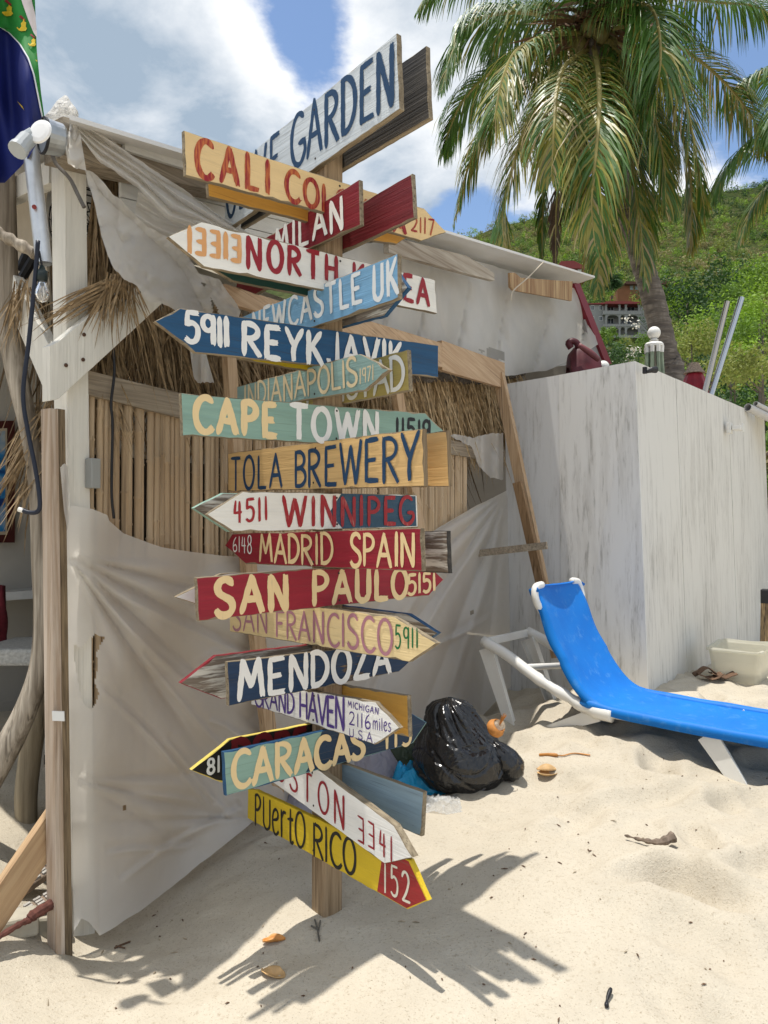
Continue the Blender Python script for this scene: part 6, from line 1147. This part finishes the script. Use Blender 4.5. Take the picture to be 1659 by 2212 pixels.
# trees one can tell apart
TREES = [(1398, 640, 205, 4.5, 'dark tree between the orange house and the palm trunk', 2, 'tree'), (1300, 640, 216, 4.2, 'bushy dark green tree above the left end of the grey house roof', 2, 'tree'), (1478, 655, 95, 4.6, 'dark rounded tree, the broadest one low on the hillside', 2, 'tree'), (1572, 628, 105, 4.2, 'mid green leafy tree above the longer steel pole', 1, 'tree'), (1640, 610, 112, 4.6, 'bright green tree at the right edge of the hillside', 0, 'tree'), (1432, 640, 125, 3.6, 'small green tree right behind the palm trunk', 1, 'tree'),
 (1528, 715, 70, 2.9, 'bright green bushy tree between the parasol finial and the steel poles', 0, 'tree'), (1632, 700, 66, 3.4, 'leafy bright green tree right of the steel poles', 0, 'tree'), (1488, 745, 52, 2.2, 'low green tree behind the furled parasol', 3, 'tree'), (1640, 790, 40, 2.2, 'olive green tree above the grey pipes', 3, 'tree'), (1580, 790, 44, 2.0, 'dark green tree showing between the two steel poles', 2, 'tree'),
 (1352, 775, 24, .95, 'flowering shrub with pale blossoms just over the wall corner', 1, 'shrub'), (1292, 742, 30, .5, 'light green shrub beside the dark red trim', 0, 'shrub'), (1345, 752, 70, 1.1, 'olive shrub below the arched grey house', 3, 'shrub'), (1418, 765, 60, 1.7, 'green shrub behind the palm trunk base', 1, 'shrub'), (1398, 700, 175, 3.6, 'dark tree standing against the right side of the grey house', 2, 'tree')]
tk = flat('grey brown bark', (.12, .10, .08), .9, .3, 8, bmp=.4); 
for i, (u, v_, y, r, lab, m, cat) in enumerate(TREES):
    c = P(u, v_, y); z0 = float(hillz(c.x, c.y)) if y > 30 else SZ(c.x, c.y); t = empty(cat if cat == 'shrub' else 'leafy_tree', (c.x, c.y, z0), lab, cat)
    nl_ = 2600 if y < 130 else 1400; rg = np.random.default_rng(40+i); nb = 5; cs = [np.array([c.x, c.y, c.z])+rg.normal(0, .42, 3)*r for _ in range(nb)]; v, qd = clumps(cs, [r*.72]*nb, [nl_//nb]*nb, [max(.05, r*.05)]*nb, rg, .8); mm = rg.choice([m, m, m, (m+1) % 3], nb)
    npmesh('crown', v, qd, np.repeat(mm, nl_//nb), VG, t)
    mb = MB(); p0 = Vector((c.x, c.y, z0-.3)); p1 = Vector((c.x+r*.08, c.y, c.z)); mb.tube(catmull([p0, p0.lerp(p1, .5)+Vector((r*.05, 0, 0)), p1], 12), [max(.03, r*.06)*(1-.05*j) for j in range(13)], 8)
    for j in range(5):
        b_ = p0.lerp(p1, .55+.08*j); an = j*2.4; mb.tube([b_, b_+Vector((math.cos(an)*r*.5, math.sin(an)*r*.5, r*.45))], [max(.02, r*.03), .01], 6)
    mb.build('trunk', tk, t, smooth=True)
    if 'blossoms' in lab:
        v, qd = clumps([np.array([c.x, c.y, c.z])+rg.normal(0, .5, 3)*r for _ in range(8)], [r*.5]*8, [30]*8, [.05]*8, rg); npmesh('blossom', v, qd, None, [flat('pale blossom', (.62, .6, .52), .7)], t)
c = P(1322, 612, 218); fp_ = empty('fan_palm', (c.x, c.y, float(hillz(c.x, c.y))), 'dark fan palm silhouette above the grey house roof', 'palm tree')
mb = MB(); blades(mb, 900, lambda r: c+Vector((r.gauss(0, .6), r.gauss(0, .6), r.gauss(1.2, .7))), 3.0, .9, .35, .5, seed=33); mb.build('crown', VG[2], fp_); mb = MB(); mb.tube([Vector((c.x, c.y, float(hillz(c.x, c.y))-1)), c+UP*1], .3, 8); mb.build('trunk', tk, fp_)
# ------------------------------------------------------------------ houses on the hill
def house_px(x, y, d): return P(1206.9+.19842*x, 576+.19842*y, d)
HD = 200.; wl = flat('grey rendered wall', (.27, .27, .255), .9, .12, .4); rd = flat('red metal roof', (.24, .045, .04), .6, .1, 1); dkw = flat('dark window glass', (.03, .035, .04), .2, .1); wfm = flat('white frame', (.66, .66, .64), .6); sh = flat('shaded room wall', (.24, .24, .23), .9, .1, .5)
hs = empty('arched_house', house_px(640, 760, HD), 'grey three storey house with arched balconies and red roof on the hillside', 'house')
def hp(mb, pts, d0, th): mb.prism([house_px(x, y, HD+d0) for x, y in pts], (0, th, 0)); return mb
def hrect(x0, y0, x1, y1): return [(x0, y0), (x1, y0), (x1, y1), (x0, y1)]
mb = MB(); hp(mb, hrect(338, 398, 500, 770), 1.2, 6); mb.build('wing_wall', wl, hs); mb = MB(); hp(mb, hrect(884, 398, 965, 770), 1.2, 6); mb.build('wing_wall', wl, hs)
mb = MB(); hp(mb, hrect(500, 388, 884, 770), 3.0, 4.5); mb.build('rear_wall', sh, hs)
for (y0, y1) in ((480, 520), (625, 652), (745, 775)): mb = MB(); hp(mb, hrect(488, y0, 900, y1), -.1, 3.0); mb.build('floor_slab', wl, hs)
for (x0, x1) in ((508, 526), (655, 673), (722, 742), (866, 886)):
    mb = MB(); hp(mb, hrect(x0, 390, x1, 770), .05, .5); mb.build('column', wl, hs)
for (yt, yb) in ((388, 430), (520, 560), (652, 690)):
    for (x0, x1) in ((526, 655), (673, 722), (742, 866)):
        mb = MB(); m_ = 12; top = [(x0+(x1-x0)*i/m_, yt) for i in range(m_+1)]; bot = [(x0+(x1-x0)*i/m_, yb-(yb-yt-8)*(1-abs(2*i/m_-1)**2.6)**.5) for i in range(m_+1)]
        for i in range(m_): mb.prism([house_px(*p, HD+.1) for p in (top[i], top[i+1], bot[i+1], bot[i])], (0, .4, 0))
        mb.build('arch', wl, hs)
mb = MB(); hp(mb, [(485, 398), (515, 376), (640, 374), (905, 382), (940, 398), (940, 404), (485, 404)], -.6, 8); mb.build('roof', rd, hs); mb = MB(); hp(mb, [(322, 400), (490, 390), (490, 408), (322, 408)], .6, 7); mb.build('roof', rd, hs); mb = MB(); hp(mb, [(880, 396), (945, 396), (970, 410), (880, 410)], .6, 7); mb.build('roof', rd, hs)
for (x0, y0, x1, y1, d) in [(352, 420, 386, 474, 1.1), (440, 420, 476, 474, 1.1), (440, 540, 476, 590, 1.1), (352, 540, 386, 590, 1.1), (888, 425, 906, 475, 1.1), (532, 428, 600, 480, 2.9), (745, 430, 830, 482, 2.9), (533, 562, 600, 625, 2.9), (745, 565, 808, 628, 2.9), (680, 420, 716, 480, 2.9), (680, 540, 716, 624, 2.9)]:
    mb = MB(); hp(mb, hrect(x0, y0, x1, y1), d-.05, .1); w_ = mb.build('window', wfm, hs); mb = MB(); xm = (x0+x1)/2; hp(mb, hrect(x0+4, y0+5, xm-2, y1-4), d-.09, .05); mb.build('pane', dkw, w_); mb = MB(); hp(mb, hrect(xm+2, y0+5, x1-4, y1-4), d-.09, .05); mb.build('pane', dkw, w_)
mb = MB()
oh = empty('orange_house', house_px(760, 380, 226), 'orange house with a flat brown roof above the grey house', 'house'); om = flat('orange render', (.24, .105, .05), .9, .12, .5)
mb = MB(); mb.prism([house_px(x, y, 226) for x, y in [(640, 245), (740, 190), (890, 180), (890, 385), (640, 385)]], (0, 8, 0)); mb.build('wall', om, oh)
mb = MB(); mb.prism([house_px(x, y, 224.5) for x, y in [(722, 176), (735, 160), (1300, 156), (1290, 190), (735, 190)]], (0, 10, 0)); mb.build('roof', flat('brown roof', (.12, .06, .04), .8, .1, 1), oh)
mb = MB(); mb.prism([house_px(x, y, 227) for x, y in hrect(890, 188, 1200, 385)], (0, 7, 0)); mb.build('wall', om, oh)
for x0 in (776, 832):
    mb = MB(); mb.prism([house_px(x, y, 225.9) for x, y in hrect(x0, 208, x0+34, 252)], (0, .1, 0)); mb.build('window', flat('grey glass', (.2, .22, .23), .3), oh)
rh = empty('red_house', P(1235, 590, 250), 'small red roofed orange house peeping above the hut roof', 'house')
mb = MB(); mb.prism([P(u, v, 250) for u, v in [(1205, 577), (1262, 580), (1262, 610), (1205, 610)]], (0, 8, 0)); mb.build('wall', om, rh); mb = MB(); mb.prism([P(u, v, 249) for u, v in [(1200, 580), (1212, 564), (1240, 563), (1262, 574), (1264, 580)]], (0, 10, 0)); mb.build('roof', rd, rh)
for u in (1215, 1232, 1248):
    mb = MB(); mb.prism([P(u+x, y, 249.9) for x, y in [(0, 581), (9, 581), (9, 589), (0, 589)]], (0, .08, 0)); mb.build('window', wfm, rh)
